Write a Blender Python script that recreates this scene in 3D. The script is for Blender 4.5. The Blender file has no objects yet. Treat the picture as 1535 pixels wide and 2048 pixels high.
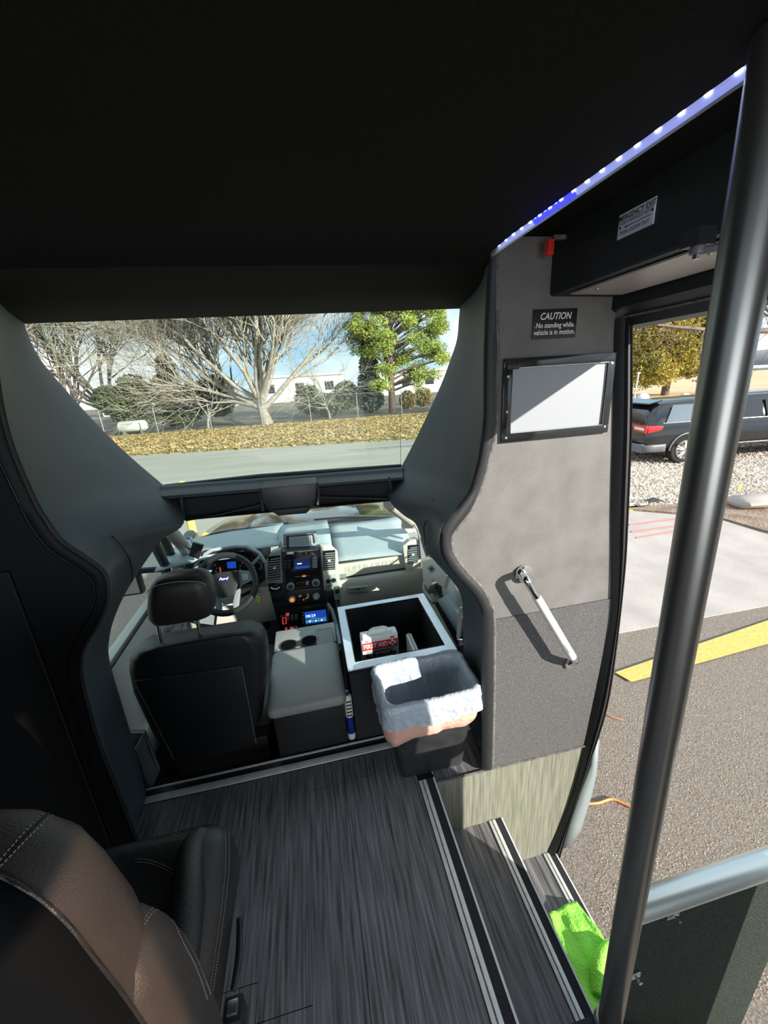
import bpy, bmesh, math, random
from mathutils import Vector, Matrix, noise
R = random.Random(7)
pi = math.pi
SC = bpy.context.scene
COL = SC.collection
# ------------------------------------------------------------------ camera
FPX = 780.0; CX, CY = 767.5, 1024.0
def _cam(px, py):
    v = Vector((px - CX, -(py - CY), -FPX)); v.normalize(); return v
_V = (600.0, 776.0); _sl = -.0665
_F = _cam(*_V); _A = _cam(_V[0] + 1000, _V[1] + 1000 * _sl)
_U = _A.cross(_F).normalized()
if _U.y < 0: _U = -_U
_Rr = _F.cross(_U)
MB = Matrix((_Rr, _F, _U))          # vehicle axes: x right, y forward, z up
C0 = Vector((0, 0, 1.6))
def P(px, py, x=None, y=None, z=None):
    """point of the vehicle where the sight line through a photo pixel meets a plane"""
    r = MB @ _cam(px, py)
    t = ((x - C0.x) / r.x) if x is not None else ((y - C0.y) / r.y) if y is not None else ((z - C0.z) / r.z)
    return C0 + r * t
cd = bpy.data.cameras.new('camera'); cam = bpy.data.objects.new('camera', cd); COL.objects.link(cam)
cam.matrix_world = Matrix.Translation(C0) @ MB.to_4x4()
cd.sensor_fit = 'VERTICAL'; cd.sensor_height = 24; cd.lens = FPX * 24 / 2048; cd.clip_start = .01; cd.clip_end = 2000
SC.camera = cam
# ------------------------------------------------------------------ world, sun, exposure
SC.view_settings.view_transform = 'Standard'; SC.view_settings.look = 'None'
SC.view_settings.gamma = 1; SC.view_settings.use_curve_mapping = False
SC.view_settings.exposure = 0.55
w = bpy.data.worlds.new('sky'); SC.world = w; w.use_nodes = True
nt = w.node_tree; nt.nodes.clear()
o_ = nt.nodes.new('ShaderNodeOutputWorld'); bg = nt.nodes.new('ShaderNodeBackground')
tc = nt.nodes.new('ShaderNodeTexCoord'); mp = nt.nodes.new('ShaderNodeMapping'); mp.inputs['Scale'].default_value = (1, 1, 2.6)
nz = nt.nodes.new('ShaderNodeTexNoise'); nz.inputs['Scale'].default_value = 2.6; nz.inputs['Detail'].default_value = 8
rp = nt.nodes.new('ShaderNodeValToRGB')
rp.color_ramp.elements[0].position = .40; rp.color_ramp.elements[0].color = (.36, .58, .78, 1)
rp.color_ramp.elements[1].position = .60; rp.color_ramp.elements[1].color = (.84, .90, .93, 1)
nt.links.new(tc.outputs['Generated'], mp.inputs[0]); nt.links.new(mp.outputs[0], nz.inputs['Vector'])
nt.links.new(nz.outputs[0], rp.inputs[0]); nt.links.new(rp.outputs[0], bg.inputs[0]); nt.links.new(bg.outputs[0], o_.inputs[0])
bg.inputs[1].default_value = 1.0
SUNDIR = Vector((-1.0, 1.15, -.56)).normalized()
sd = bpy.data.lights.new('sun', 'SUN'); sd.energy = 6.2; sd.angle = .009; sd.color = (1, .95, .86)
so = bpy.data.objects.new('sun', sd); COL.objects.link(so); so.rotation_euler = SUNDIR.to_track_quat('-Z', 'Y').to_euler()
so.location = (20, -20, 15)
al = bpy.data.lights.new('cabin_fill', 'AREA'); al.shape = 'RECTANGLE'; al.size = 1.9; al.size_y = 1.2; al.energy = 22; al.color = (.93, .97, 1)
ao = bpy.data.objects.new('cabin_fill', al); COL.objects.link(ao); ao.location = (-.05, -2.3, 1.15); ao.rotation_euler = (math.radians(90), 0, 0)   # added fill lamp, stands in for daylight from cabin windows behind the viewer
# ------------------------------------------------------------------ materials
MT = {}
def mat(name, col, rough=.6, metal=0, var=None, bump=None, rnd=0, emit=None, coat=0, alpha=None, trans=0, spec=None, col2=None):
    """var=(scale, amount, (sx,sy,sz)) colour noise, bump=(scale, strength, dist)"""
    m = bpy.data.materials.new(name); m.use_nodes = True; MT[name] = m
    n = m.node_tree.nodes; L = m.node_tree.links; b = n['Principled BSDF']
    b.inputs['Base Color'].default_value = (*col, 1); b.inputs['Roughness'].default_value = rough; b.inputs['Metallic'].default_value = metal
    if coat: b.inputs['Coat Weight'].default_value = coat; b.inputs['Coat Roughness'].default_value = .1
    if alpha is not None: b.inputs['Alpha'].default_value = alpha
    if trans: b.inputs['Transmission Weight'].default_value = trans
    if spec is not None: b.inputs['Specular IOR Level'].default_value = spec
    if emit: b.inputs['Emission Color'].default_value = (*emit[0], 1); b.inputs['Emission Strength'].default_value = emit[1]
    if var or bump: t = n.new('ShaderNodeTexCoord')
    if var:
        mpn = n.new('ShaderNodeMapping'); mpn.inputs['Scale'].default_value = var[2] if len(var) > 2 else (1, 1, 1)
        z = n.new('ShaderNodeTexNoise'); z.inputs['Scale'].default_value = var[0]; z.inputs['Detail'].default_value = 6
        L.new(t.outputs['Object'], mpn.inputs[0]); L.new(mpn.outputs[0], z.inputs['Vector'])
        r = n.new('ShaderNodeValToRGB'); r.color_ramp.elements[0].position = .32; r.color_ramp.elements[1].position = .68
        a = var[1]; c2 = col2 or tuple(min(1, c * (1 + a)) for c in col)
        r.color_ramp.elements[0].color = (*[c * (1 - a) for c in col], 1); r.color_ramp.elements[1].color = (*c2, 1)
        L.new(z.outputs[0], r.inputs[0]); out = r.outputs[0]
        if rnd:
            oi = n.new('ShaderNodeObjectInfo'); hs = n.new('ShaderNodeHueSaturation'); ma = n.new('ShaderNodeMapRange')
            ma.inputs['To Min'].default_value = 1 - rnd; ma.inputs['To Max'].default_value = 1 + rnd
            L.new(oi.outputs['Random'], ma.inputs[0]); L.new(ma.outputs[0], hs.inputs['Value']); L.new(out, hs.inputs['Color']); out = hs.outputs[0]
        L.new(out, b.inputs['Base Color'])
    if bump:
        z2 = n.new('ShaderNodeTexNoise'); z2.inputs['Scale'].default_value = bump[0]; z2.inputs['Detail'].default_value = 3
        bp = n.new('ShaderNodeBump'); bp.inputs['Strength'].default_value = bump[1]; bp.inputs['Distance'].default_value = bump[2] if len(bump) > 2 else .002
        L.new(t.outputs['Object'], z2.inputs['Vector']); L.new(z2.outputs[0], bp.inputs['Height']); L.new(bp.outputs[0], b.inputs['Normal'])
    return m
mat('ceiling_cloth', (.012, .012, .011), .95, var=(600, .5), bump=(900, .5), spec=.1)
mat('black_vinyl', (.018, .021, .022), .5, var=(3, .25), bump=(500, .25), spec=.35)
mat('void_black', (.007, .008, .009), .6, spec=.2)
mat('shell_vinyl', (.062, .080, .086), .52, var=(2.5, .12), bump=(600, .3), spec=.4)
mat('bead', (.020, .020, .022), .42, bump=(900, .4))
mat('dust_edge', (.12, .115, .11), .8, var=(60, .4))
mat('wall_vinyl', (.150, .144, .136), .62, var=(9, .16), bump=(260, .55, .003))
mat('wall_carpet', (.07, .065, .065), .95, var=(420, .75), bump=(500, 1, .004), col2=(.22, .21, .21))
mat('panel_carpet', (.007, .010, .008), .95, var=(420, .75), bump=(400, 1, .004), col2=(.07, .085, .07), spec=.1)
mat('floor_wood', (.12, .115, .12), .5, var=(22, .52, (5, .22, 1)), bump=(200, .2), rnd=.06, col2=(.25, .24, .25))
mat('riser_wood', (.20, .20, .155), .45, var=(26, .30, (5, 1, .22)), bump=(200, .2))
mat('alu', (.80, .80, .78), .42, .1, var=(30, .08))
mat('grip', (.022, .022, .028), .9, var=(900, .6), bump=(900, 1, .002))
mat('white_edge', (.75, .75, .74), .5)
mat('chrome', (.85, .86, .87), .09, 1)
mat('steel', (.52, .54, .53), .30, .95, var=(90, .08, (1, 1, .02)))
mat('gloss_black', (.012, .012, .013), .12, coat=.6)
mat('frost', (.31, .325, .35), .5)
mat('white_plastic', (.78, .78, .74), .4)
mat('black_plastic', (.016, .017, .019), .42, bump=(300, .15))
mat('console_vinyl', (.30, .31, .29), .55, var=(6, .08), bump=(500, .25))
mat('dash_grey', (.33, .405, .42), .50, var=(4, .08), bump=(700, .2))
mat('dash_mid', (.20, .235, .24), .5, bump=(700, .2))
mat('beige', (.52, .52, .45), .55, var=(4, .06), bump=(600, .15))
mat('emboss', (.44, .44, .38), .55)
mat('beige_cloth', (.40, .38, .33), .8, bump=(500, .3))
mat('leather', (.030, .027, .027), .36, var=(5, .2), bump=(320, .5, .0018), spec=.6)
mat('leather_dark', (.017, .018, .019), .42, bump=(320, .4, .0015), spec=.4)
mat('leather_lit', (.064, .053, .048), .42, var=(5, .2), bump=(320, .5, .0018), spec=.6)  # lighter copy of leather, the lit brown sheen put into its colour
mat('seat_cloth', (.004, .005, .006), .8, bump=(400, .3), spec=.12)
mat('stitch', (.38, .34, .31), .8)
mat('box_carpet', (.012, .012, .014), .95, var=(500, .8), bump=(500, 1, .004), col2=(.05, .05, .055))
mat('silver_trim', (.62, .70, .76), .28, .5, var=(12, .08))
mat('can_black', (.024, .024, .025), .42, var=(14, .3), bump=(60, .15))
mat('liner', (.50, .56, .63), .26, bump=(40, 1, .010), trans=.12)
mat('liner_pink', (.72, .40, .31), .45, bump=(30, .8, .01))
mat('red_ink', (.62, .04, .03), .5)
mat('dark_ink', (.03, .03, .03), .6)
mat('white_ink', (.85, .85, .85), .5)
mat('label_black', (.012, .012, .012), .4)
mat('sign_white', (.80, .80, .98), .5)  # white sign, bluish cast of the LED glow put into its colour
mat('red_lens', (.55, .03, .02), .2, emit=((.7, .05, .03), .03))
mat('led_white', (.8, .85, 1), .3, emit=((.80, .88, 1), 14))
mat('led_blue', (.05, .1, 1), .3, emit=((.03, .07, 1), 10))
mat('led_diffuser', (.35, .40, .75), .4, emit=((.28, .31, .75), .55))
mat('led_diffuser_blue', (.05, .05, .9), .4, emit=((.02, .02, 1), 2.2))
mat('screen_blue', (.01, .04, .2), .2, emit=((.015, .07, .50), .55))
mat('screen_dark', (.01, .02, .05), .15, emit=((.01, .02, .08), .5))
mat('screen_text', (.5, .7, 1), .3, emit=((.45, .7, 1), 1.2))
mat('amber', (1, .35, .05), .3, emit=((1, .28, .03), .5))
mat('red_glow', (.6, .05, .05), .3, emit=((1, .08, .08), .35))
mat('screen_green', (.1, .6, .1), .3, emit=((.1, .6, .1), .6))
mat('blue_oval', (.01, .03, .20), .2)
mat('well_shade', (.004, .004, .004), .95, spec=.05)
mat('plate_metal', (.46, .42, .40), .4, .3)
mat('wire', (.16, .16, .15), .6, .3)
mat('pole_steel', (.26, .26, .25), .33, .9, var=(90, .08, (1, 1, .02)))
mat('rail_steel', (.72, .76, .72), .32, .75)
mat('grit_tan', (.44, .33, .24), .9, var=(20, .3))
mat('brass', (.70, .55, .28), .25, 1)
mat('green_fob', (.35, .95, .05), .5)
mat('pink_fob', (.8, .12, .5), .5)
mat('rubber', (.015, .015, .015), .8)
mat('cab_carpet', (.018, .018, .017), .95, bump=(200, .8, .004), var=(30, .4))
mat('towel', (.34, .92, .10), .85, bump=(120, .7, .006))
mat('asphalt', (.30, .275, .255), .92, var=(1.3, .16), bump=(60, .8, .01))
mat('lot_asphalt', (.19, .150, .125), .92, var=(110, .35), bump=(90, .6, .006), col2=(.33, .27, .22))
mat('pale_concrete', (.46, .405, .365), .9, var=(2, .12), bump=(50, .4, .005))
mat('road', (.33, .32, .27), .92, var=(.6, .12, (.3, 1.6, 1)), bump=(30, .5, .01))
mat('gravel_bed', (.42, .34, .27), .95, var=(25, .35), bump=(25, 1, .03))
mat('pebble', (.54, .45, .37), .85, var=(3, .35))
mat('dirt', (.30, .21, .15), .95, var=(4, .3), bump=(25, .8, .03))
mat('straw', (.62, .44, .26), .95, var=(.5, .2), bump=(8, .8, .05))
mat('mulch', (.40, .32, .15), .95, var=(3, .35), bump=(10, 1, .05))
mat('leaf_litter', (.45, .335, .15), .8, var=(2, .4))
mat('wood_soil', (.15, .13, .09), .95, var=(.8, .4), bump=(8, 1, .05))
mat('yellow_paint', (.60, .47, .13), .8, var=(30, .12))
mat('red_paint', (.62, .26, .22), .9)
mat('bark', (.32, .29, .24), .9, var=(8, .3), bump=(20, .8, .02))
mat('bark_dark', (.16, .12, .10), .9, var=(8, .3), bump=(20, .8, .02))
mat('twig', (.37, .33, .27), .9, var=(1, .2))
mat('pine_green', (.27, .38, .07), .8, var=(.9, .45), col2=(.54, .62, .14))
mat('pine_gold', (.38, .38, .06), .8, var=(.7, .4), col2=(.55, .44, .10))
mat('juniper', (.085, .125, .075), .85, var=(.9, .5), col2=(.20, .25, .12))
mat('spruce', (.10, .16, .14), .85, var=(.9, .4), col2=(.20, .28, .24))
mat('galv', (.36, .38, .38), .4, .6)
mat('car_black', (.008, .008, .010), .08, coat=1)
mat('car_glass', (.03, .035, .04), .04, spec=.5)
mat('car_glass_side', (.30, .34, .36), .06, .8)
mat('tail_red', (.60, .02, .02), .15, coat=1)
mat('car_trim', (.16, .16, .17), .45)
mat('building_pale', (.72, .68, .58), .9)
mat('building_white', (.62, .62, .60), .9)
mat('hill', (.24, .24, .23), .95, var=(.02, .2))
mat('orange_cord', (.80, .30, .10), .6)
m = bpy.data.materials.new('glass'); m.use_nodes = True; MT['glass'] = m
n = m.node_tree.nodes; n.clear(); L = m.node_tree.links
o1 = n.new('ShaderNodeOutputMaterial'); t1 = n.new('ShaderNodeBsdfTransparent'); g1 = n.new('ShaderNodeBsdfGlossy'); mx = n.new('ShaderNodeMixShader')
t1.inputs[0].default_value = (.82, .90, .86, 1); g1.inputs['Roughness'].default_value = .02; mx.inputs[0].default_value = .012
L.new(t1.outputs[0], mx.inputs[1]); L.new(g1.outputs[0], mx.inputs[2]); L.new(mx.outputs[0], o1.inputs[0])
MT['tinted_glass'] = MT['glass'].copy(); MT['tinted_glass'].name = 'tinted_glass'
for q in MT['tinted_glass'].node_tree.nodes:
    if q.type == 'BSDF_TRANSPARENT': q.inputs[0].default_value = (.62, .52, .45, 1)
# ------------------------------------------------------------------ object helpers
ROOT = {}
def tag(o, label=None, cat=None, group=None, kind=None):
    if label: o['label'] = label
    if cat: o['category'] = cat
    if group: o['group'] = group
    if kind: o['kind'] = kind
    return o
def link(name, me, parent, org):
    o = bpy.data.objects.new(name, me); COL.objects.link(o)
    if parent is not None: o.parent = parent; o.location = (0, 0, 0)
    else: o.location = org
    ROOT[o.name] = org
    return o
def thing(name, loc, label, cat, group=None):
    o = bpy.data.objects.new(name, None); COL.objects.link(o); o.location = loc; o.empty_display_size = .05
    ROOT[o.name] = Vector(loc); return tag(o, label, cat, group)
def obj(name, vs, fs, m, parent=None, smooth=False, bevel=0, seg=2, solid=0, sub=0, kind=None, label=None, cat=None, group=None, angle=40):
    vs = [Vector(v) for v in vs]
    if parent is not None: org = ROOT[parent.name]
    else:
        n_ = len(vs); org = Vector((sum(v.x for v in vs) / n_, sum(v.y for v in vs) / n_, min(v.z for v in vs)))
    me = bpy.data.meshes.new(name); me.from_pydata([v - org for v in vs], [], fs)
    bm = bmesh.new(); bm.from_mesh(me); bmesh.ops.recalc_face_normals(bm, faces=bm.faces)
    if bevel: 
        bmesh.ops.bevel(bm, geom=[e for e in bm.edges if e.is_manifold and e.calc_face_angle(0) > .35], offset=bevel, segments=seg, profile=.6, affect='EDGES', clamp_overlap=True)
    bm.to_mesh(me); bm.free()
    for mm in (m if isinstance(m, (list, tuple)) else [m]): me.materials.append(MT[mm])
    if smooth:
        me.polygons.foreach_set('use_smooth', [True] * len(me.polygons))
        if angle < 180: me.set_sharp_from_angle(angle=math.radians(angle))
    o = link(name, me, parent, org)
    if solid:
        md = o.modifiers.new('thick', 'SOLIDIFY'); md.thickness = solid; md.offset = 0
    if sub:
        md = o.modifiers.new('sub', 'SUBSURF'); md.levels = sub; md.render_levels = sub
    return tag(o, label, cat, group, kind)
def box(name, a, b, m, parent=None, bevel=0, **k):
    x0, x1 = sorted((a[0], b[0])); y0, y1 = sorted((a[1], b[1])); z0, z1 = sorted((a[2], b[2]))
    vs = [(x0, y0, z0), (x1, y0, z0), (x1, y1, z0), (x0, y1, z0), (x0, y0, z1), (x1, y0, z1), (x1, y1, z1), (x0, y1, z1)]
    fs = [(0, 3, 2, 1), (4, 5, 6, 7), (0, 1, 5, 4), (1, 2, 6, 5), (2, 3, 7, 6), (3, 0, 4, 7)]
    return obj(name, vs, fs, m, parent, bevel=bevel, smooth=bevel > 0, **k)
def prism(name, pts, d, m, parent=None, bevel=0, **k):
    pts = [Vector(p) for p in pts]; d = Vector(d); n_ = len(pts)
    fs = [tuple(range(n_)), tuple(range(2 * n_ - 1, n_ - 1, -1))] + [(i, (i + 1) % n_, n_ + (i + 1) % n_, n_ + i) for i in range(n_)]
    return obj(name, pts + [p + d for p in pts], fs, m, parent, bevel=bevel, smooth=bevel > 0, **k)
def pp(name, pix, Y, d, m, parent=None, bevel=0, **k):       # plate facing the cabin at depth Y
    return prism(name, [P(a, b, y=Y) for a, b in pix], (0, d, 0), m, parent, bevel, **k)
def cr(pts, n_=6, closed=False):
    pts = [Vector(p) for p in pts]; out = []; N = len(pts)
    for i in range(N if closed else N - 1):
        g = (lambda j: pts[j % N]) if closed else (lambda j: pts[max(0, min(N - 1, j))])
        p0, p1, p2, p3 = g(i - 1), g(i), g(i + 1), g(i + 2)
        for s in range(n_):
            t = s / n_
            out.append(.5 * ((2 * p1) + (p2 - p0) * t + (2 * p0 - 5 * p1 + 4 * p2 - p3) * t * t + (3 * p1 - p0 - 3 * p2 + p3) * t ** 3))
    if not closed: out.append(pts[-1])
    return out
def tubev(pts, r, n_=10, closed=False, cap=True):
    pts = [Vector(p) for p in pts]; N = len(pts); vs = []; fs = []
    rs = r if isinstance(r, (list, tuple)) else [r] * N
    up = None
    for i, p in enumerate(pts):
        a = pts[(i + 1) % N] if closed or i < N - 1 else p; b = pts[i - 1] if closed or i > 0 else p
        t = (a - b).normalized()
        if up is None:
            up = Vector((0, 0, 1)) if abs(t.z) < .9 else Vector((1, 0, 0))
        u = (up - t * up.dot(t)).normalized(); up = u; v = t.cross(u)
        for k in range(n_):
            an = 2 * pi * k / n_; vs.append(p + (u * math.cos(an) + v * math.sin(an)) * rs[i])
    for i in range(N if closed else N - 1):
        for k in range(n_):
            j = (i + 1) % N
            fs.append((i * n_ + k, i * n_ + (k + 1) % n_, j * n_ + (k + 1) % n_, j * n_ + k))
    if cap and not closed:
        fs.append(tuple(range(n_))); fs.append(tuple(range((N - 1) * n_, N * n_)))
    return vs, fs
def tube(name, pts, r, m, parent=None, n_=10, closed=False, sm=0, **k):
    if sm:
        pts = cr(pts, sm, closed)
        if isinstance(r, list): q = len(r) - 1; N_ = len(pts) - 1; r = [r[min(q, int(i * q / N_))] + (r[min(q, int(i * q / N_) + 1)] - r[min(q, int(i * q / N_))]) * (i * q / N_ - int(i * q / N_)) for i in range(N_ + 1)]
    vs, fs = tubev(pts, r, n_, closed)
    return obj(name, vs, fs, m, parent, smooth=True, angle=60, **k)
def loft(name, rows, m, parent=None, closed=False, caps=False, smooth=True, **k):
    nr = len(rows); nc = len(rows[0]); vs = [v for r_ in rows for v in r_]; fs = []
    for i in range(nr - 1):
        for j in range(nc if closed else nc - 1):
            a, b = i * nc + j, i * nc + (j + 1) % nc
            fs.append((a, b, b + nc, a + nc))
    if caps: fs += [tuple(range(nc)), tuple(range((nr - 1) * nc, nr * nc))]
    k.setdefault('angle', 50)
    return obj(name, vs, fs, m, parent, smooth=smooth, **k)
def disc(name, c, n, r, h, m, parent=None, seg=20, bevel=0, **k):
    c = Vector(c); n = Vector(n).normalized(); u = n.orthogonal().normalized(); v = n.cross(u)
    return prism(name, [c + (u * math.cos(2 * pi * i / seg) + v * math.sin(2 * pi * i / seg)) * r for i in range(seg)], n * h, m, parent, bevel, **k)
def text(name, body, m, org, xd, yd, size, parent=None, shear=0, bold=0, align='CENTER', ext=.0004, sx=1):
    cu = bpy.data.curves.new(name, 'FONT'); cu.body = body; cu.size = 1; cu.align_x = align; cu.align_y = 'CENTER'
    cu.shear = shear; cu.offset = bold; cu.extrude = 0; cu.resolution_u = 3
    t = bpy.data.objects.new(name + '_c', cu); COL.objects.link(t)
    bpy.context.view_layer.update()
    me = bpy.data.meshes.new_from_object(t.evaluated_get(bpy.context.evaluated_depsgraph_get())); bpy.data.objects.remove(t)
    xd = Vector(xd).normalized(); yd = Vector(yd).normalized(); n = xd.cross(yd)
    vs = [Vector(org) + xd * v.co.x * size * sx + yd * v.co.y * size + n * ext for v in me.vertices]
    fs = [tuple(p.vertices) for p in me.polygons]
    return obj(name, vs, fs, m, parent)
def merge(parts):
    V = []; F = []
    for vs, fs in parts:
        o = len(V); V += vs; F += [tuple(i + o for i in f) for f in fs]
    return V, F
def st(o): o['kind'] = 'structure'; return o
def boxv(a, b):
    x0, y0, z0 = a; x1, y1, z1 = b
    return ([(x0, y0, z0), (x1, y0, z0), (x1, y1, z0), (x0, y1, z0), (x0, y0, z1), (x1, y0, z1), (x1, y1, z1), (x0, y1, z1)],
            [(0, 3, 2, 1), (4, 5, 6, 7), (0, 1, 5, 4), (1, 2, 6, 5), (2, 3, 7, 6), (3, 0, 4, 7)])
def G(px, Y): return Vector((P(px, 800, y=Y).x, Y, GZ))
WY = 1.147      # plane of the partition between passenger cabin and driver's cab
# ================================================================== OUTSIDE GROUND
GZ = -1.0
def slab(name, poly, top, m, th=.02, **k): return st(prism(name, [(a, b, top - th) for a, b in poly], (0, 0, th), m, **k))
slab('ground', [(-90, -30), (120, -30), (120, 160), (-90, 160)], GZ - .03, 'wood_soil', .3)
slab('parking_lot', [(-40, -12), (14, -12), (14, 5.3), (6.2, 5.9), (3, 9.5), (2, 16), (-40, 26)], GZ, 'lot_asphalt', .03)
e0 = P(330, 908, z=GZ); e1 = P(810, 880, z=GZ); sl = (e1.y - e0.y) / (e1.x - e0.x)
def edge(x): return e0.y + (x - e0.x) * sl
slab('road', [(-40, 7.0), (2.2, 6.0), (3.0, 11), (12, 12.5), (12, edge(12)), (-40, edge(-40))], GZ + .006, 'road', .01)
slab('mulch_bank', [(-40, edge(-40)), (12, edge(12)), (14, 31.5), (-40, 36)], GZ + .03, 'mulch', .06)
gA = P(1256, 1012, z=GZ); gB = P(1535, 1075, z=GZ)
slab('gravel_bed', [(gA.x - 2.4, gA.y + 1.6), (gA.x, gA.y), (P(1400, 1000, z=GZ).x, P(1400, 1000, z=GZ).y), (26, 6.6), (34, 16), (12, 17), (3, 11)], GZ + .02, 'gravel_bed', .03)
q = [P(*p, z=GZ) for p in ((1256, 1020), (1400, 998), (1535, 975), (1535, 1066), (1430, 1035))]
slab('dirt_strip', [(q[0].x, q[0].y), (q[1].x, q[1].y), (q[2].x, q[2].y), (q[2].x + 6, q[2].y - 1.5), (q[3].x + 5, q[3].y - .9), (q[3].x, q[3].y), (q[4].x, q[4].y)], GZ + .03, 'dirt', .04)
q = [P(*p, z=GZ) for p in ((1256, 1022), (1430, 1037), (1535, 1070), (1535, 1212), (1222, 1330))]
slab('driveway_apron', [(q[0].x, q[0].y), (q[1].x, q[1].y), (q[2].x, q[2].y), (q[2].x + 3, q[2].y - .6), (q[3].x + 3, q[3].y), (q[3].x, q[3].y), (q[4].x - 1, q[4].y + .4), (q[0].x - 3, q[0].y + 2)], GZ + .008, 'pale_concrete', .01)
slab('straw_field', [(12, 17), (34, 14), (90, 10), (120, 60), (40, 90), (13, 40)], GZ + .05, 'straw', .06)
slab('far_path', [tuple(P(*p, z=GZ)[:2]) for p in ((1400, 820), (1535, 792), (1535, 776), (1400, 792))], GZ + .08, 'pale_concrete', .02)
# painted marks
def mark(name, px, m, label, cat, z=GZ + .014):
    return tag(prism(name, [P(a, b, z=z) for a, b in px], (0, 0, .003), m), label, cat)
mark('yellow_line', [(1229, 1345), (1262, 1364), (1640, 1258), (1640, 1205)], 'yellow_paint', 'long yellow painted parking line on the asphalt right of the door', 'road marking')
mark('yellow_mark', [(1244, 1020), (1244, 1025), (1268, 1023), (1262, 1018)], 'yellow_paint', 'tiny yellow paint mark on the asphalt near the gravel edge', 'road marking')
for i, (x0, y0, x1, y1) in enumerate([(1258, 1048, 1350, 1036), (1262, 1062, 1350, 1050), (1272, 1074, 1352, 1060)]):
    mark('red_line', [(x0, y0), (x0, y0 + 3), (x1, y1 + 3), (x1, y1)], 'red_paint', ['faded red painted line on the pale drive, farthest of three', 'faded red painted line on the pale drive, middle of three', 'faded red painted line on the pale drive, nearest of three'][i], 'road marking')
# pebbles as counted-out stuff
vs = []; fs = []
def pebble(c, s, m=None):
    o = len(vs); a = R.random() * 6.28
    for k in range(4):
        an = a + k * pi / 2 + R.uniform(-.3, .3); vs.append((c[0] + math.cos(an) * s * R.uniform(.7, 1.2), c[1] + math.sin(an) * s * R.uniform(.6, 1), c[2]))
    vs.append((c[0] + R.uniform(-.3, .3) * s, c[1], c[2] + s * R.uniform(.5, .9)))
    fs.extend([(o, o + 1, o + 4), (o + 1, o + 2, o + 4), (o + 2, o + 3, o + 4), (o + 3, o, o + 4)])
for i in range(9000):
    px = R.uniform(1235, 1640); py = R.uniform(895, 1012 - (px - 1256) * .04)
    c = P(px, py, z=GZ + .02)
    if c.x > 30: continue
    pebble(c, R.uniform(.02, .06))
tag(obj('gravel', vs, fs, 'pebble'), 'loose tan gravel stones around the black car', 'gravel', kind='stuff')
vs = []; fs = []
for i in range(5200):
    c = P(R.uniform(1190, 1560), R.uniform(1250, 2000), z=GZ)
    pebble(c, R.uniform(.002, .0065))
tag(obj('grit', vs, fs, 'grit_tan'), 'pale grit scattered over the asphalt beside the step', 'gravel', kind='stuff')
vs = []; fs = []
for i in range(34000):
    x = R.uniform(-15, 12); e = edge(x); far = 31.3 - x * .06
    y = e + (far - e) * R.random() ** 1.1 + R.uniform(-.25, .1)
    s = R.uniform(.03, .10); a = R.random() * 6.28; z = GZ + .04 + R.random() * .10; o = len(vs)
    for k in range(3):
        an = a + k * 2.1; vs.append((x + math.cos(an) * s, y + math.sin(an) * s, z + R.uniform(-.03, .07)))
    fs.append((o, o + 1, o + 2))
tag(obj('fallen_leaves', vs, fs, 'leaf_litter'), 'golden fallen leaves on the bank between road and fence', 'leaves', kind='stuff')
# kerb stone, flag, cord, debris
c = P(1510, 1012, z=GZ + .03)
tag(loft('kerb_stone', [[Vector((c.x + dx, c.y + .25 * w_ * math.cos(a) - dx * .12, c.z + .10 + .12 * w_ * math.sin(a))) for a in [i * pi / 5 for i in range(10)]] for dx, w_ in ((-.42, .4), (-.36, .9), (0, 1), (.7, 1.05), (1.3, 1), (1.4, .5))], 'pale_concrete', closed=True, caps=True), 'rounded pale concrete kerb stone lying on the dirt at the right edge', 'kerb')
c = P(1471, 990, z=GZ + .03); fl = thing('marker_flag', c, 'small yellow marker flag stuck in the dirt beside the gravel', 'flag')
tube('stake', [c, c + Vector((.01, 0, .25))], .006, 'galv', fl, 5)
prism('flag_cloth', [c + Vector((0, 0, .08)), c + Vector((.09, .01, .07)), c + Vector((.13, .0, .20)), c + Vector((.02, 0, .23))], (0, .006, 0), 'yellow_paint', fl)
tag(tube('fallen_twig', [P(*p, z=GZ + .012) for p in ((1166, 1607), (1195, 1606), (1222, 1598), (1245, 1606), (1262, 1615))], .008, 'orange_cord', n_=6, sm=4), 'orange-brown twig lying on the asphalt outside the door', 'twig')
tag(tube('thin_twig', [P(*p, z=GZ + .01) for p in ((1205, 1422), (1218, 1432), (1232, 1437), (1246, 1440))], .004, 'orange_cord', n_=6, sm=4), 'thin short brown twig on the asphalt beside the door edge', 'twig')
c = P(1305, 1003, z=GZ + .03)
tag(obj('litter', [c + Vector(v) for v in ((-.2, -.08, 0), (.2, -.1, 0), (.22, .1, 0), (-.1, .12, 0), (0, 0, .09), (.1, .02, .05))], [(0, 1, 4), (1, 5, 4), (1, 2, 5), (2, 3, 4, 5), (3, 0, 4)], 'black_plastic'), 'crumpled dark litter at the gravel edge', 'litter')
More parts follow.
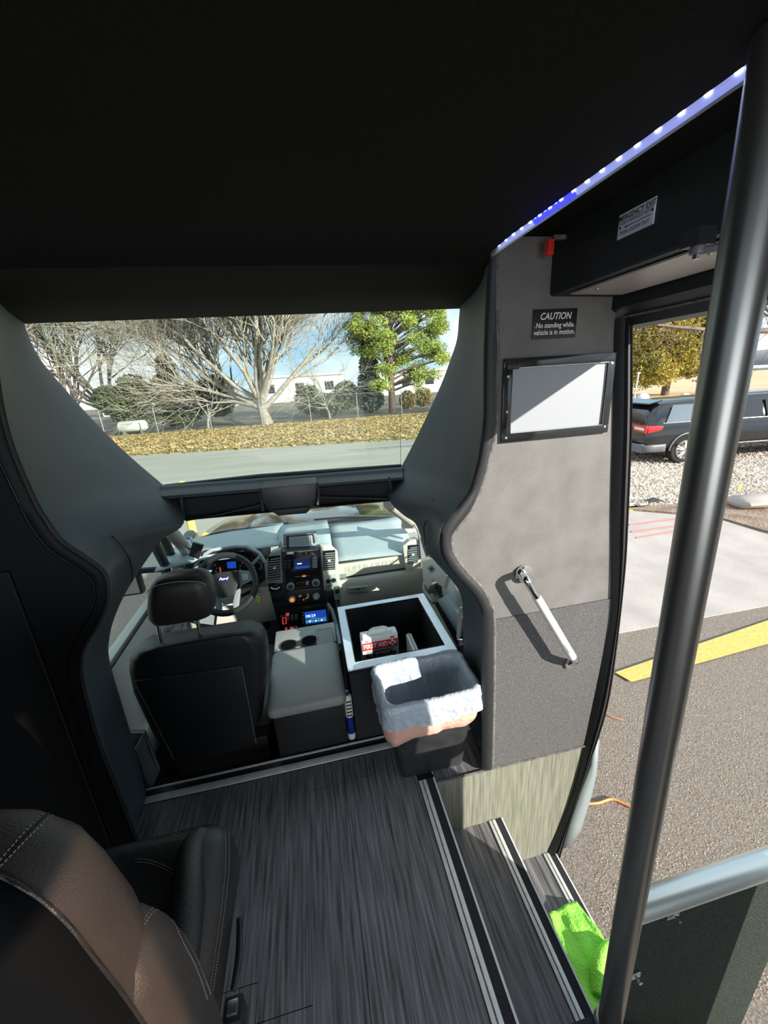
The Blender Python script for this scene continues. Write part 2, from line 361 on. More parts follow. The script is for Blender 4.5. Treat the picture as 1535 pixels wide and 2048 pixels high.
# ================================================================== FENCE
fpost = [G(a, 31.4) + Vector((0, 0, .03)) for a in (190, 301, 412, 517, 617, 713, 802, 885)]
fe = thing('chain_link_fence', fpost[0], 'galvanised chain link fence in front of the bare trees', 'fence')
for p in fpost: tube('post', [p, p + Vector((0, 0, 1.95))], .034, 'galv', fe, 8)
tube('top_rail', [p + Vector((0, 0, 1.88)) for p in fpost], .010, 'galv', fe, 6)
parts = []
for a, b in zip(fpost[:-1], fpost[1:]):
    n_ = int((b - a).length / .17); d = (b - a) / n_; up = Vector((0, 0, 1.85)); off = 1.85 / .17
    for i in range(-11, n_):
        for s in (0, 1):
            t0 = max(0, i) if not s else None
            i0, i1 = (i, i + 11) 
            lo = max(0, i0); hi = min(n_, i1)
            if hi <= lo: continue
            z0 = (lo - i0) / 11; z1 = (hi - i0) / 11
            if s: z0, z1 = 1 - z0, 1 - z1
            p0 = a + d * lo + up * z0; p1 = a + d * hi + up * z1; h = Vector((.004, 0, .004)) 
            parts.append(([p0 - h, p0 + h, p1 + h, p1 - h], [(0, 1, 2, 3)]))
vs, fs = merge(parts); obj('wire_mesh', vs, fs, 'wire', fe, kind='stuff')
# ================================================================== TREES
def branch_tree(base, height, spread, seed, levels=5, trunk=.30, lean=(0, 0), nmain=7, droop=0, tscale=1, tl=.22, trop=.05):
    r = random.Random(seed); big = []; small = []
    def grow(p, d, ln, rad, lv):
        steps = 4 if lv < 3 else 3; pts = [p]; rs = [rad]; q = p.copy(); dd = d.copy()
        for s in range(steps):
            dd = (dd + Vector((r.gauss(0, .16), r.gauss(0, .16), r.gauss(trop, .10) - droop * (lv > 1)))).normalized()
            q = q + dd * ln / steps; pts.append(q.copy()); rs.append(rad * (1 - .55 * (s + 1) / steps))
        vs_, fs_ = tubev(pts, rs, 7 if lv == 0 else 5 if lv < 2 else 3, cap=False)
        (big if lv < 3 else small).append((vs_, fs_))
        if lv >= levels: return
        nb = [nmain, 7, 7, 6, 6, 4][lv]
        for k in range(nb):
            t = (.35 + .65 * (k + 1) / nb) if lv else (.55 + .45 * (k + .5) / nb)
            i = min(steps - 1, int(t * steps)); f_ = t * steps - i; o = pts[i].lerp(pts[i + 1], min(1, f_))
            a = k * 2.4 + r.uniform(-.5, .5); tilt = (r.uniform(.35, 1.05) * spread if lv == 0 else r.uniform(.30, .72))
            u = dd.orthogonal().normalized(); v = dd.cross(u)
            nd = (dd * math.cos(tilt) + (u * math.cos(a) + v * math.sin(a)) * math.sin(tilt)).normalized()
            if lv == 0: nd.z = max(nd.z, .12); nd.normalize()
            grow(o, nd, ln * (r.uniform(.62, .85) if lv else r.uniform(1.3, 2.1) * .22 / tl), max(.010 * tscale, rs[i] * (.55 if lv else .62)), lv + 1)
    grow(Vector(base), Vector((lean[0], lean[1], 1)).normalized(), height * tl, trunk, 0)
    return merge(big), merge(small)
def bare_tree(base, h, spread, seed, label, group=None, mt='bark', levels=5, **k):
    (bv, bf), (sv, sf) = branch_tree(base, h, spread, seed, levels, **k)
    t = thing('bare_tree', base, label, 'tree', group)
    obj('trunk', bv, bf, mt, t, smooth=True, angle=180); obj('twigs', sv, sf, 'twig', t, kind='stuff')
    return t
bare_tree(G(527, 33), 17, 1.15, 11, 'large bare spreading tree with a thick pale trunk behind the centre of the fence', trunk=.52, nmain=15, tl=.12, trop=.09)
bare_tree(G(232, 38), 19, .8, 5, 'tall bare tree behind the left end of the fence', trunk=.34, nmain=10, tl=.12, trop=.13)
bare_tree(G(130, 37), 18, .7, 23, 'bare tree at the far left, half hidden by the window pillar', trunk=.30, nmain=9, tl=.12, trop=.13)
bare_tree(G(405, 33.5), 6.6, 1.25, 31, 'low bare bush of drooping tan branches left of the thick trunk', trunk=.12, nmain=9, droop=.06, levels=3, trop=.02)
bare_tree(G(655, 34), 6.6, 1.2, 37, 'low bare bush of drooping tan branches right of the thick trunk', trunk=.12, nmain=9, droop=.06, levels=3, trop=.02)
def foliage(name, base, blobs, n_, s, m, label, seed, trunk=None, cat='tree', needle=.35):
    r = random.Random(seed); base = Vector(base); t = thing(name, base, label, cat)
    vs = []; fs = []; tot = sum(b[3] * b[4] for b in blobs)
    for (bx, by, bz, rx, rz) in blobs:
        k_ = int(n_ * rx * rz / tot)
        for i in range(k_):
            d = Vector((r.gauss(0, 1), r.gauss(0, 1), r.gauss(0, 1))).normalized() * (r.random() ** .45)
            c = base + Vector((bx + d.x * rx, by + d.y * rx, bz + d.z * rz))
            # a tuft: three blades fanning out
            for q_ in range(3):
                a = Vector((r.gauss(0, 1), r.gauss(0, 1), r.gauss(.5, .7))).normalized() * s * r.uniform(.6, 1.3)
                w_ = a.cross(Vector((r.gauss(0, 1), r.gauss(0, 1), r.gauss(0, 1)))).normalized() * s * needle
                o = len(vs); vs.extend([c - w_, c + w_, c + a]); fs.append((o, o + 1, o + 2))
    obj('foliage', vs, fs, m, t, kind='stuff')
    if trunk:
        h = max(b[2] for b in blobs)
        tube('trunk', [base, base + Vector((.1, 0, h * .5)), base + Vector((0, 0, h))], [trunk, trunk * .7, trunk * .25], 'bark_dark', t, 8)
        parts = []
        for b in blobs:
            vs_, fs_ = tubev([base + Vector((0, 0, b[2] * .75)), base + Vector((b[0] * .5, b[1] * .5, b[2] * .9)), base + Vector((b[0], b[1], b[2]))], [trunk * .35, trunk * .25, .03], 5); parts.append((vs_, fs_))
        vs_, fs_ = merge(parts); obj('branches', vs_, fs_, 'bark_dark', t, kind='stuff')
    return t
b = G(783, 35)
rr = random.Random(3)
bl = [(rr.uniform(-3.2, 5.2) , rr.uniform(-1.5, 1.5), z_, rr.uniform(.6, 1.15), rr.uniform(.5, .8)) for z_ in [2.4, 3.0, 3.6, 4.2, 4.8, 5.3, 5.8, 6.3, 6.8, 7.2, 7.7, 8.2, 8.7, 9.2, 9.7, 10.2, 10.8, 5, 6, 7, 8, 9, 10, 4.5, 6.6, 7.9, 9.4, 8.5, 10.5, 11] for _ in (0, 1, 2)]
foliage('pine_tree', b, bl, 26000, .17, 'pine_green', 'tall yellow-green pine tree behind the right end of the fence', 5, trunk=.32, needle=.22)
foliage('spruce_tree', G(740, 37), [(0, 0, 1.2, 1.3, 1.2), (0, 0, 2.6, 1.1, 1.2), (.1, 0, 4.0, .9, 1.2), (0, 0, 5.4, .6, 1.1), (0, 0, 6.6, .4, .9)], 6000, .22, 'spruce', 'blue-grey spruce just left of the tall yellow-green pine', 8, trunk=.12)
foliage('juniper_shrub', G(352, 37), [(0, 0, 1.4, 2.0, 1.3), (-.6, 0, 3.0, 1.3, 1.4), (1.6, 0, 2.4, 1.8, 1.2), (-.3, 0, 4.8, .7, 1.2), (3.2, 0, 1.8, 1.5, 1.2), (3.4, 0, 3.2, 1.6, .9)], 9000, .22, 'juniper', 'big dark green juniper behind the fence left of the thick trunk', 9, cat='shrub')
foliage('juniper_shrub', G(262, 36), [(0, 0, 1.5, 1.6, 1.4), (.4, 0, 3.2, 1.3, 1.3), (-1.5, 0, 2.6, 1.2, 1.2)], 4500, .22, 'juniper', 'dark green juniper at the left end of the fence beside the window pillar', 10, cat='shrub')
foliage('juniper_shrub', G(655, 36.5), [(0, 0, 1.0, 1.9, 1.0), (-1.7, 0, 1.6, 1.2, 1.3), (1.7, 0, 1.7, 1.2, 1.3)], 5200, .2, 'juniper', 'dusty green juniper behind the fence between thick trunk and spruce', 12, cat='shrub')
foliage('round_bush', G(815, 37), [(0, 0, .9, .85, .85)], 1500, .15, 'mulch', 'round straw-coloured bush beside the pine trunk', 14, cat='shrub')
foliage('round_bush', G(846, 38), [(0, 0, 1.0, .95, .9)], 1500, .15, 'mulch', 'round straw-coloured bush nearest the right window pillar', 15, cat='shrub')
# pine and bare tree beyond the car
b = P(1328, 792, z=GZ); rr = random.Random(4)
bl = [(rr.uniform(-4.2, 4.4), rr.uniform(-2, 2), z_, rr.uniform(1.1, 1.9), rr.uniform(.9, 1.4)) for z_ in [1.9, 2.2, 2.6, 3.2, 3.6, 4.2, 4.8, 5.4, 6.0, 6.6, 7.2, 7.8, 8.4, 9, 5, 6, 7, 8] for _ in (0, 1, 2)]
foliage('pine_tree', b, bl, 30000, .24, 'pine_gold', 'golden-green pine seen through the open door beyond the black car', 6, trunk=.3, needle=.22)
c = P(1640, 812, z=GZ)
bare_tree(c, 12, 1.0, 41, 'bare tree reaching over from the right edge beyond the black car', trunk=.3, nmain=9, mt='bark_dark', levels=4)
limb = [P(a, b_, y=9.0) for a, b_ in ((1700, 640), (1600, 655), (1500, 663), (1420, 660), (1360, 655), (1300, 648), (1262, 640))]
lt = thing('overhanging_limb', limb[0] , 'bare brown limb crossing the top of the open doorway', 'branch')
tube('limb', limb, [.10, .08, .07, .055, .04, .025, .01], 'bark_dark', lt, 7, sm=3)
parts = []; rr = random.Random(9)
for i in range(70):
    t_ = rr.random() * 5.9; k = int(t_); p = limb[k].lerp(limb[k + 1], t_ - k); d = Vector((rr.uniform(-1, .3), rr.uniform(-.5, .5), rr.gauss(-.05, .8))); pts = [p]
    for s in range(4): d += Vector((rr.gauss(0, .3), 0, rr.gauss(-.05, .3))); pts.append(pts[-1] + d.normalized() * rr.uniform(.15, .4))
    parts.append(tubev(pts, [.011, .008, .006, .004, .003], 3, cap=False))
vs, fs = merge(parts); obj('twigs', vs, fs, 'bark_dark', lt, kind='stuff')
# far things
def building(x0, x1, y, h, label, m='building_pale', base=GZ):
    t = thing('far_building', ((x0 + x1) / 2, y, base), label, 'building')
    box('wall', (x0, y, base), (x1, y + 12, base + h), m, t)
    prism('roof', [(x0 - .3, y - .3, base + h), (x1 + .3, y - .3, base + h), (x1 + .3, y - .3, base + h + .4), (x0 - .3, y - .3, base + h + .4)], (0, 12.6, 0), 'building_white', t)
    n_ = max(2, int((x1 - x0) / 5))
    for i in range(n_):
        xx = x0 + (i + .5) * (x1 - x0) / n_; box('window', (xx - .9, y - .06, base + h * .4), (xx + .9, y + .02, base + h * .75), 'car_glass', t)
building(-34, -13, 78, 4.4, 'long low pale building far behind the left bare tree')
building(-9, 9, 86, 4.8, 'long low pale building far behind the thick tree trunk', 'building_white')
building(14, 34, 82, 4.2, 'low pale building far behind the pine tree')
t = thing('storage_tank', G(252, 34), 'silver horizontal tank behind the fence at far left', 'tank')
c = G(252, 34) + Vector((0, 0, .62))
tube('shell', [c + Vector((x, 0, 0)) for x in (-1.05, -1.0, -.85, .85, 1.0, 1.05)], [.15, .3, .42, .42, .3, .15], 'building_white', t, 14)
for s in (-.6, .6): box('saddle', (c.x + s - .06, c.y - .3, GZ), (c.x + s + .06, c.y + .3, c.z - .3), 'galv', t)
for i, (a, b_, ww, l) in enumerate(((1290, 783, 9, 'row of low white wrapped bales beyond the car, left'), )):
    pass
far = [P(a, 745, z=GZ) for a in (1, )]
st(loft('far_hills', [[Vector((70 + 150 * math.sin(.1 + i * .1) * 1.1, 190 - i * 9, z_ * (1 + .5 * math.sin(i * 1.3) + .3 * math.sin(i * 2.9)))) for i in range(16)] for z_ in (-1, 2, 3.4)], 'hill', solid=.5))
t = thing('guard_rail', P(1440, 775, z=GZ), 'distant metal guard rail beside the path at the right', 'fence')
ga = P(1430, 765, z=GZ); gb = P(1620, 758, z=GZ)
ga = Vector((34, 24, GZ)); gb = Vector((50, 21, GZ))
tube('rail', [ga + Vector((0, 0, 1.2)), gb + Vector((0, 0, 1.2))], .09, 'galv', t, 6)
for i in range(6): p = ga.lerp(gb, i / 5); tube('post', [p, p + Vector((0, 0, 1.2))], .06, 'galv', t, 6)
for i, (a, b_, s) in enumerate(((1300, 790, .55), (1345, 782, .4), (1372, 772, .6), (1390, 772, .45))):
    c = P(a, b_ + 2, z=GZ) if False else Vector((26 + i * 2.6, 27 - i * 1.2, GZ))
    tag(loft('boulder', [[c + Vector((math.cos(k * .785) * s * w_, math.sin(k * .785) * s * w_ * .7, h_ * s)) for k in range(8)] for w_, h_ in ((.8, 0), (1, .3), (.85, .7), (.4, .95), (.05, 1.0))], 'building_white', closed=True), ('pale boulder in the dry grass under the golden pine, ' + ('leftmost', 'second from left', 'third from left', 'rightmost')[i] + ' of four'), 'boulder', group='pale boulders under the golden pine')
# sign post beside the door edge
t = thing('sign_post', P(1256, 870, z=GZ) , 'thin white post in the dry grass just right of the door edge', 'post')
c = Vector((13.6, 14.6, GZ)); t.location = c; ROOT[t.name] = c
tube('pole', [c, c + Vector((.1, 0, 2.3))], .03, 'white_edge', t, 6); box('cap', c + Vector((.04, -.04, 2.28)), c + Vector((.16, .04, 2.34)), 'white_edge', t)
# yellow bollard ahead of the hood
c = P(362, 962, y=5.6); b0 = Vector((c.x, c.y, GZ)); t = thing('bollard', b0, 'yellow bollard standing ahead of the hood at left', 'bollard')
tube('post', [b0, Vector((c.x, c.y, c.z - .03)), Vector((c.x, c.y, c.z - .01)), c], [.055, .055, .04, .01], 'yellow_paint', t, 14)
disc('base_ring', b0, (0, 0, 1), .09, .03, 'galv', t)
# ================================================================== STRETCH CAR
co = P(1362, 926, z=GZ + .02); ang = math.radians(-9)
fx = Vector((math.cos(ang), math.sin(ang), 0)); fy = Vector((-math.sin(ang), math.cos(ang), 0))
def K(x, y, z): return co + fx * x + fy * y + Vector((0, 0, z))
car = thing('stretch_limousine', co, 'black stretch sport utility car parked on the gravel outside the door', 'car')
def sect(x, zb, zs, zt, ws, wt, nar=0):
    w0 = .96 - nar; pts = [(-w0 + .10, zb), (-w0, zb + .12), (-w0 - .0, (zb + zs) / 2), (-w0 + .03, zs), (-w0 + .03 + (w0 - wt) * .5, (zs + zt) / 2), (-wt + .02, zt - .10), (-wt + .14, zt - .02), (0, zt)]
    pts += [(-a, b) for a, b in reversed(pts[:-1])]
    return [K(x, y + .93, z) for y, z in pts]
sts = [(-1.12, .42, .95, 1.02, 0, .80, .10), (-1.10, .36, 1.02, 1.15, 0, .80, .05), (-1.0, .34, 1.05, 1.35, 0, .78, .02), (-.86, .34, 1.08, 1.54, 0, .74, 0), (-.70, .34, 1.09, 1.62, 0, .72, 0), (.3, .34, 1.08, 1.68, 0, .72, 0), (2, .30, 1.08, 1.70, 0, .72, 0), (5.2, .30, 1.06, 1.69, 0, .72, 0), (6.4, .30, 1.04, 1.70, 0, .70, 0), (7.3, .32, 1.02, 1.10, 0, .80, 0), (8.4, .34, .98, 1.02, 0, .78, .03), (8.7, .40, .85, .92, 0, .70, .12)]
loft('body', [sect(*s) for s in sts], 'car_black', car, closed=True, caps=True, angle=35)
# glass
prism('rear_window', [K(-.845 - .27, .25, 1.09), K(-.845 - .27, 1.61, 1.09), K(-.80, 1.55, 1.53), K(-.80, .31, 1.53)], fx * .2 + Vector((0, 0, .02)), 'car_glass', car)
prism('spoiler', [K(-.98, .22, 1.58), K(-.98, 1.64, 1.58), K(-.62, 1.62, 1.655), K(-.62, .24, 1.655)], (0, 0, .03), 'car_black', car)
tube('rear_wiper', [K(-1.06, .95, 1.14), K(-1.02, .6, 1.20)], .012, 'car_trim', car, 5)
for i, (x0, x1) in enumerate(((-.62, .30), (.38, .98), (1.06, 2.0), (2.1, 3.3), (3.4, 4.6), (4.7, 5.7))):
    xx0 = x0 + (.25 if i == 0 else 0)
    prism('side_window', [K(x0, -.022, 1.11), K(x1, -.022, 1.11), K(x1, .150, 1.54), K(xx0, .150, 1.54)], fy * .02, 'car_glass_side' if i < 1 else 'car_glass', car)
tube('chrome_belt', [K(-.7, -.012, 1.105), K(6.2, -.012, 1.09)], .012, 'chrome', car, 6)
tube('sill_trim', [K(1.0, -.045, .46), K(6.2, -.045, .44)], .012, 'chrome', car, 6)
tl = prism('tail_light', [K(-1.135, .10, .99), K(-1.135, 1.76, .99), K(-1.135, 1.76, 1.07), K(-1.135, .10, 1.07)], fx * .05, 'tail_red', car)
prism('tail_lamp', [K(-1.145, -.01, .87), K(-1.145, .46, .90), K(-1.13, .54, 1.06), K(-1.13, -.01, 1.06)], fx * .06, 'tail_red', car, bevel=.008)
prism('tail_lamp', [K(-1.08, -.03, .87), K(-.72, -.03, .93), K(-.66, -.02, 1.03), K(-1.08, -.02, 1.06)], fy * .06, 'tail_red', car, bevel=.008)
prism('reversing_lens', [K(-1.155, .05, .93), K(-1.155, .40, .95), K(-1.15, .44, 1.01), K(-1.15, .05, 1.0)], fx * .02, 'white_plastic', car)
prism('number_plate', [K(-1.15, .72, .78), K(-1.15, 1.14, .78), K(-1.15, 1.14, .96), K(-1.15, .72, .96)], fx * .02, 'white_plastic', car)
loft('rear_bumper', [[K(-1.22 + .05 * abs(2 * t_ - 1) ** 4, -.04 + 1.94 * t_, z_) for t_ in [i / 10 for i in range(11)]] for z_ in (.36, .40, .52, .58)], 'car_trim', car, solid=.05)
loft('rear_bumper_side', [[K(-1.18 + x_, -.045, z_) for x_ in (0, .3, .55, .62)] for z_ in (.36, .50, .56)], 'car_trim', car, solid=.03)
disc('exhaust', K(-1.25, .42, .42), fx, .04, .08, 'chrome', car)
text('plate_letters', 'LA-LIMO', 'white_ink', K(-1.16, .70, .68), -fy, (0, 0, 1), .07, car)
def wheel(x, y, side):
    w_ = disc('wheel', K(x, y, .37), fy * side, .37, .24, 'rubber', car, 28, bevel=.03)
    disc('rim', K(x, y - .012 * side, .37), fy * side, .255, .02, 'chrome', w_, 24)
    disc('hub', K(x, y - .03 * side, .37), fy * side, .05, .03, 'steel', w_, 12)
    for k in range(5):
        for dk in (-.17, .17):
            a = k * 2 * pi / 5 + dk + .3
            tube('spoke', [K(x + .05 * math.cos(a), y - .02 * side, .37 + .05 * math.sin(a)), K(x + .25 * math.cos(a), y - .02 * side, .37 + .25 * math.sin(a))], .016, 'alu', w_, 5)
    for k in range(10):
        a = k * 2 * pi / 10 + .3 + pi / 10
        disc('gap', K(x + .17 * math.cos(a), y - .014 * side, .37 + .17 * math.sin(a)), fy * side, .030, .004, 'rubber', w_, 8)
wheel(0, -.03, 1); wheel(0, 1.89, -1); wheel(7.1, -.03, 1); wheel(7.1, 1.89, -1)
tube('wheel_arch', [K(.44 * math.cos(a), -.045, .37 + .44 * math.sin(a)) for a in [pi * i / 12 for i in range(13)]], .025, 'car_trim', car, 6)
# ================================================================== VEHICLE SHELL: floor, ceiling, walls
FX = P(837, 1564, z=0).x          # .285 left edge of the nosing
st(box('floor', (-1.2, -2.4, -.09), (.353, 1.352, -.006), 'black_vinyl'))
fl = bpy.data.objects['floor']
pw = .152; i = 0; x = FX - .002
rp_ = random.Random(12)
pmesh = {}
while x > -1.15:
    y = -.2 - rp_.random() * .6
    while y < 1.348:
        ln = min(.92, 1.349 - y); 
        if y + ln > .1 and ln > .03:
            o = box('plank', (x - pw + .0012, y + .0012, -.006), (x, y + ln - .0012, 0), 'floor_wood', fl)
        y += ln
        if ln < .92: break
    x -= pw
box('plank', (FX + .07, WY + .002, -.006), (.60, 1.349, -.0), 'floor_wood', fl)
# floor nosing and threshold trims
def nosing(n, x0, x1, y0, y1, z, nm):
    w_ = x1 - x0; t = nm
    a = box('trim_%d' % n, (x0, y0, z - .03), (x1, y1, z + .002), 'black_plastic'); st(a)
    box('aluminium_strip', (x0, y0, z + .002), (x0 + w_ * .46, y1, z + .006), 'alu', a, bevel=.0015)
    box('groove', (x0 + w_ * .19, y0, z + .006), (x0 + w_ * .26, y1, z + .0066), 'dust_edge', a)
    box('grip_strip', (x0 + w_ * .46, y0, z + .002), (x0 + w_ * .90, y1, z + .005), 'grip', a)
    box('edge_strip', (x0 + w_ * .90, y0, z - .02), (x1, y1, z + .006), 'white_edge', a)
nosing(1, FX, .3535, -.3, 1.165, 0, 'n')
Z1, Z2 = -.325, -.668
s1a, s1b = P(977.5, 1645.7, z=Z1).x, P(1001.6, 1635.5, z=Z1).x
s2a, s2b = P(1085, 1708.6, z=Z2).x, P(1113, 1713, z=Z2).x
s1 = box('stair_tread', (.353, .44, Z1 - .03), (s1b, WY, Z1), 'floor_wood'); st(s1)
s2 = box('stair_tread', (s1b - .002, .44, Z2 - .03), (s2b, WY, Z2), 'floor_wood'); st(s2)
st(box('floor_platform', (.354, -2.4, -.09), (.618, .452, 0), 'black_vinyl')); st(box('stair_side', (.354, .425, -.70), (.620, .438, -.09), 'panel_carpet'))
st(box('stair_riser', (.34, .44, Z1 - .01), (.353, WY, -.03), 'floor_wood'))
st(box('stair_riser', (s1b - .014, .44, Z2 - .01), (s1b - .002, WY, Z1 - .03), 'floor_wood'))
nosing(2, s1a, s1b + .004, .44, WY - .003, Z1, 'n'); nosing(3, s2a, s2b + .004, .44, WY - .003, Z2, 'n')
th = box('trim_4', (-.86, 1.352, -.10), (.60, 1.425, -.001), 'black_plastic'); st(th)
box('aluminium_strip', (-.86, 1.352, -.001), (.60, 1.384, .004), 'alu', th, bevel=.0015)
box('edge_strip', (-.86, 1.416, -.001), (.60, 1.424, .003), 'alu', th)
# ceiling
ce = [[Vector((x, y, z - (.012 if y < 1.16 else 0) * (abs(x + .3) ** 3))) for x in [(-1.25 + i * ((1.785 if y < 1.16 else 2.4) / 12)) for i in range(13)]] for y, z in ((-2.4, 1.935), (0, 1.93), (.6, 1.93), (1.0, 1.93), (1.10, 1.925), (1.15, 1.905), (1.20, 1.915), (1.5, 1.915), (1.90, 1.912))]
st(loft('ceiling', ce, 'ceiling_cloth', solid=.02))
st(box('ceiling_side', (.535, -2.4, 1.955), (1.2, 1.16, 1.985), 'ceiling_cloth'))
st(prism('roof_skin', [(-1.3, -2.4, 1.99), (1.2, -2.4, 1.99), (1.2, 1.95, 1.99), (-1.3, 1.95, 1.99)], (0, 0, .06), 'black_vinyl'))
# side walls of the body (left has window openings behind the viewer, letting daylight in)
st(box('wall_left', (-1.25, -.15, -.09), (-1.15, WY + .1, 1.95), 'black_vinyl'))
st(box('wall_left_sill', (-1.25, -2.4, -.09), (-1.15, -.15, .80), 'black_vinyl'))
st(box('wall_right', (1.14, -2.4, -.7), (1.2, .12, .85), 'black_vinyl')); st(box('wall_right_header', (1.14, -2.4, 1.92), (1.2, .12, 1.95), 'black_vinyl'))
for y0, y1 in ((-2.4, -2.3), (-1.25, .12)): st(box('wall_right_pillar', (1.14, y0, .85), (1.2, y1, 1.92), 'black_vinyl'))  # unseen; the wide one is shaped to keep sun off the driver seat
for i, (y0, y1) in enumerate(((-2.3, -1.25), )): st(box('window_%d' % (i + 3), (1.165, y0, .85), (1.170, y1, 1.92), 'tinted_glass'))  # unseen window, sized so that sun reaches the captain seat back
# ---- front partition, right of the cab opening
W = [(990, 505), (990, 640), (992, 700), (990, 770), (989, 855), (974, 917), (962, 965), (941, 1017), (920, 1045), (904, 1066), (901, 1080), (905, 1105), (929, 1139), (963, 1176), (978, 1207), (985, 1236), (985, 1392), (982, 1532)]
Wc = cr([P(a, b_, y=WY) for a, b_ in W], 6)
RE = [(1229, 640), (1227, 698), (1225, 864), (1221, 1029), (1221, 1194), (1212, 1269), (1178, 1436), (1144, 1583), (1094, 1704)]
Rc = cr([P(a, b_, y=WY) for a, b_ in RE], 8)
def xat(curve, z):
    for a, b_ in zip(curve[:-1], curve[1:]):
        if (a.z - z) * (b_.z - z) <= 0 and a.z != b_.z: return a.x + (b_.x - a.x) * (a.z - z) / (a.z - b_.z)
    return (curve[0] if z > curve[0].z else curve[-1]).x
def wallpanel(name, z0, z1, yy, m, n_, left=None, th=.03, **k):
    rows = []
    for i in range(n_ + 1):
        z = z1 + (z0 - z1) * i / n_; a = xat(Wc, z) if left is None else left; b_ = xat(Rc, z)
        rows.append([Vector((a, yy + th, z)), Vector((a, yy, z))] + [Vector((a + (b_ - a) * j / 4, yy, z)) for j in range(1, 5)] + [Vector((b_, yy + th, z))])
    return loft(name, rows, m, closed=True, caps=True, smooth=False, **k)
SZ = .745
st(wallpanel('wall_front', SZ, 1.955, WY, 'wall_vinyl', 60, th=.04))
st(wallpanel('wall_front_carpet', .0, SZ - .001, WY - .004, 'wall_carpet', 30, th=.04))
st(wallpanel('wall_front_step', -.70, -.002, WY - .001, 'riser_wood', 24, left=.352, th=.04))
st(tube('trim_6', [Vector((.36, WY - .004, .002)), Vector((.62, WY - .004, .002)), Vector((xat(Rc, 0), WY - .006, .0))], .005, 'dust_edge', n_=6))
# rolled bead around the opening
st(tube('trim_7', [p + Vector((0, -.006, 0)) for p in Wc], .008, 'dust_edge', n_=8))
OR = [(975, 505), (968, 640), (966, 698), (965, 770), (964, 843), (954, 917), (945, 950), (937, 979), (920, 1003), (900, 1029), (885, 1050), (879, 1067), (878, 1090), (882, 1110), (901, 1142), (939, 1183), (956, 1211), (961, 1245), (961, 1323), (961, 1450), (961, 1534)]
IR = [(921, 590, 1.84), (917, 640, 1.84), (913, 680, 1.85), (900, 720, 1.85), (882, 768, 1.86), (855, 828, 1.86), (826, 888, 1.87), (803, 932, 1.87), (790, 960, 1.74), (779, 1000, 1.62), (806, 1030, 1.56), (829, 1046, 1.53), (842, 1075, 1.50), (852, 1100, 1.48), (868, 1121, 1.46), (892, 1148, 1.44), (914, 1176, 1.42), (923, 1202, 1.41), (925, 1240, 1.40), (930, 1400, 1.38), (950, 1534, 1.36)]
OL = [(-12, 560), (-8, 620), (-5, 700), (5, 790), (20, 860), (40, 920), (75, 1000), (95, 1035), (128, 1079), (176, 1112), (212, 1142), (221, 1178), (215, 1212), (198, 1248), (170, 1296), (167, 1350), (183, 1420), (205, 1493), (249, 1607), (264, 1647), (290, 1710)]
IL = [(34, 600, 1.84), (42, 640, 1.84), (72, 710, 1.85), (125, 775, 1.86), (195, 852, 1.86), (262, 917, 1.87), (326, 972, 1.87), (345, 990, 1.74), (368, 1045, 1.62), (324, 1079, 1.56), (300, 1110, 1.53), (264, 1164, 1.48), (240, 1208, 1.45), (222, 1258, 1.43), (216, 1310, 1.42), (222, 1350, 1.41), (240, 1412, 1.40), (262, 1485, 1.39), (284, 1565, 1.38), (293, 1605, 1.37), (300, 1640, 1.36)]
def shell(name, O, I, side, yo=WY + .004):
    Oc = cr([P(a, b_, y=yo) for a, b_ in O], 4); Ic = cr([P(a, b_, y=c) for a, b_, c in I], 4); rows = []
    for o, i_ in zip(Oc, Ic):
        d = i_ - o; r_ = []
        for k in range(9):
            t_ = k / 8; bulge = math.sin(pi * t_)
            r_.append(o + d * t_ + Vector((side * .030 * bulge, 0, 0)))
        r_.append(i_ + Vector((side * .02, .05, 0)))
        rows.append(r_)
    return st(loft(name, rows, 'shell_vinyl')), Oc, Ic
shR, OcR, IcR = shell('trim_8', OR, IR, 1)
shL, OcL, IcL = shell('trim_9', OL, IL, -1)
def strip(name, A, B, m, dy=0):
    return st(loft(name, [[a, a + Vector((0, -.010, 0)), a.lerp(b_, .25) + Vector((0, -.018, 0)), a.lerp(b_, .75) + Vector((0, -.018, 0)), b_ + Vector((0, -.008, 0)), b_] for a, b_ in zip(A, B)], m))
def resamp(c, n_):
    L_ = [0]; 
    for a, b_ in zip(c[:-1], c[1:]): L_.append(L_[-1] + (b_ - a).length)
    out = []; j = 0
    for i in range(n_):
        t_ = L_[-1] * i / (n_ - 1)
        while j < len(c) - 2 and L_[j + 1] < t_: j += 1
        s = (t_ - L_[j]) / max(1e-9, L_[j + 1] - L_[j]); out.append(c[j].lerp(c[j + 1], s))
    return out
strip('trim_10', resamp(OcR, 90), resamp(Wc, 90), 'bead')
LB = [(-50, 560), (-46, 620), (-42, 700), (-34, 790), (-18, 860), (5, 925), (45, 1010), (65, 1050), (100, 1095), (150, 1130), (183, 1155), (192, 1182), (186, 1212), (165, 1248), (138, 1296), (134, 1350), (150, 1420), (170, 1493), (205, 1607), (222, 1660), (240, 1720)]
LBc = cr([P(a, b_, y=WY) for a, b_ in LB], 4)
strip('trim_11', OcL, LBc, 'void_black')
st(tube('trim_12', [p + Vector((0, -.012, 0)) for p in OcL], .0045, 'bead', n_=6)); st(tube('trim_13', [p + Vector((0, -.006, 0)) for p in LBc], .006, 'bead', n_=6))
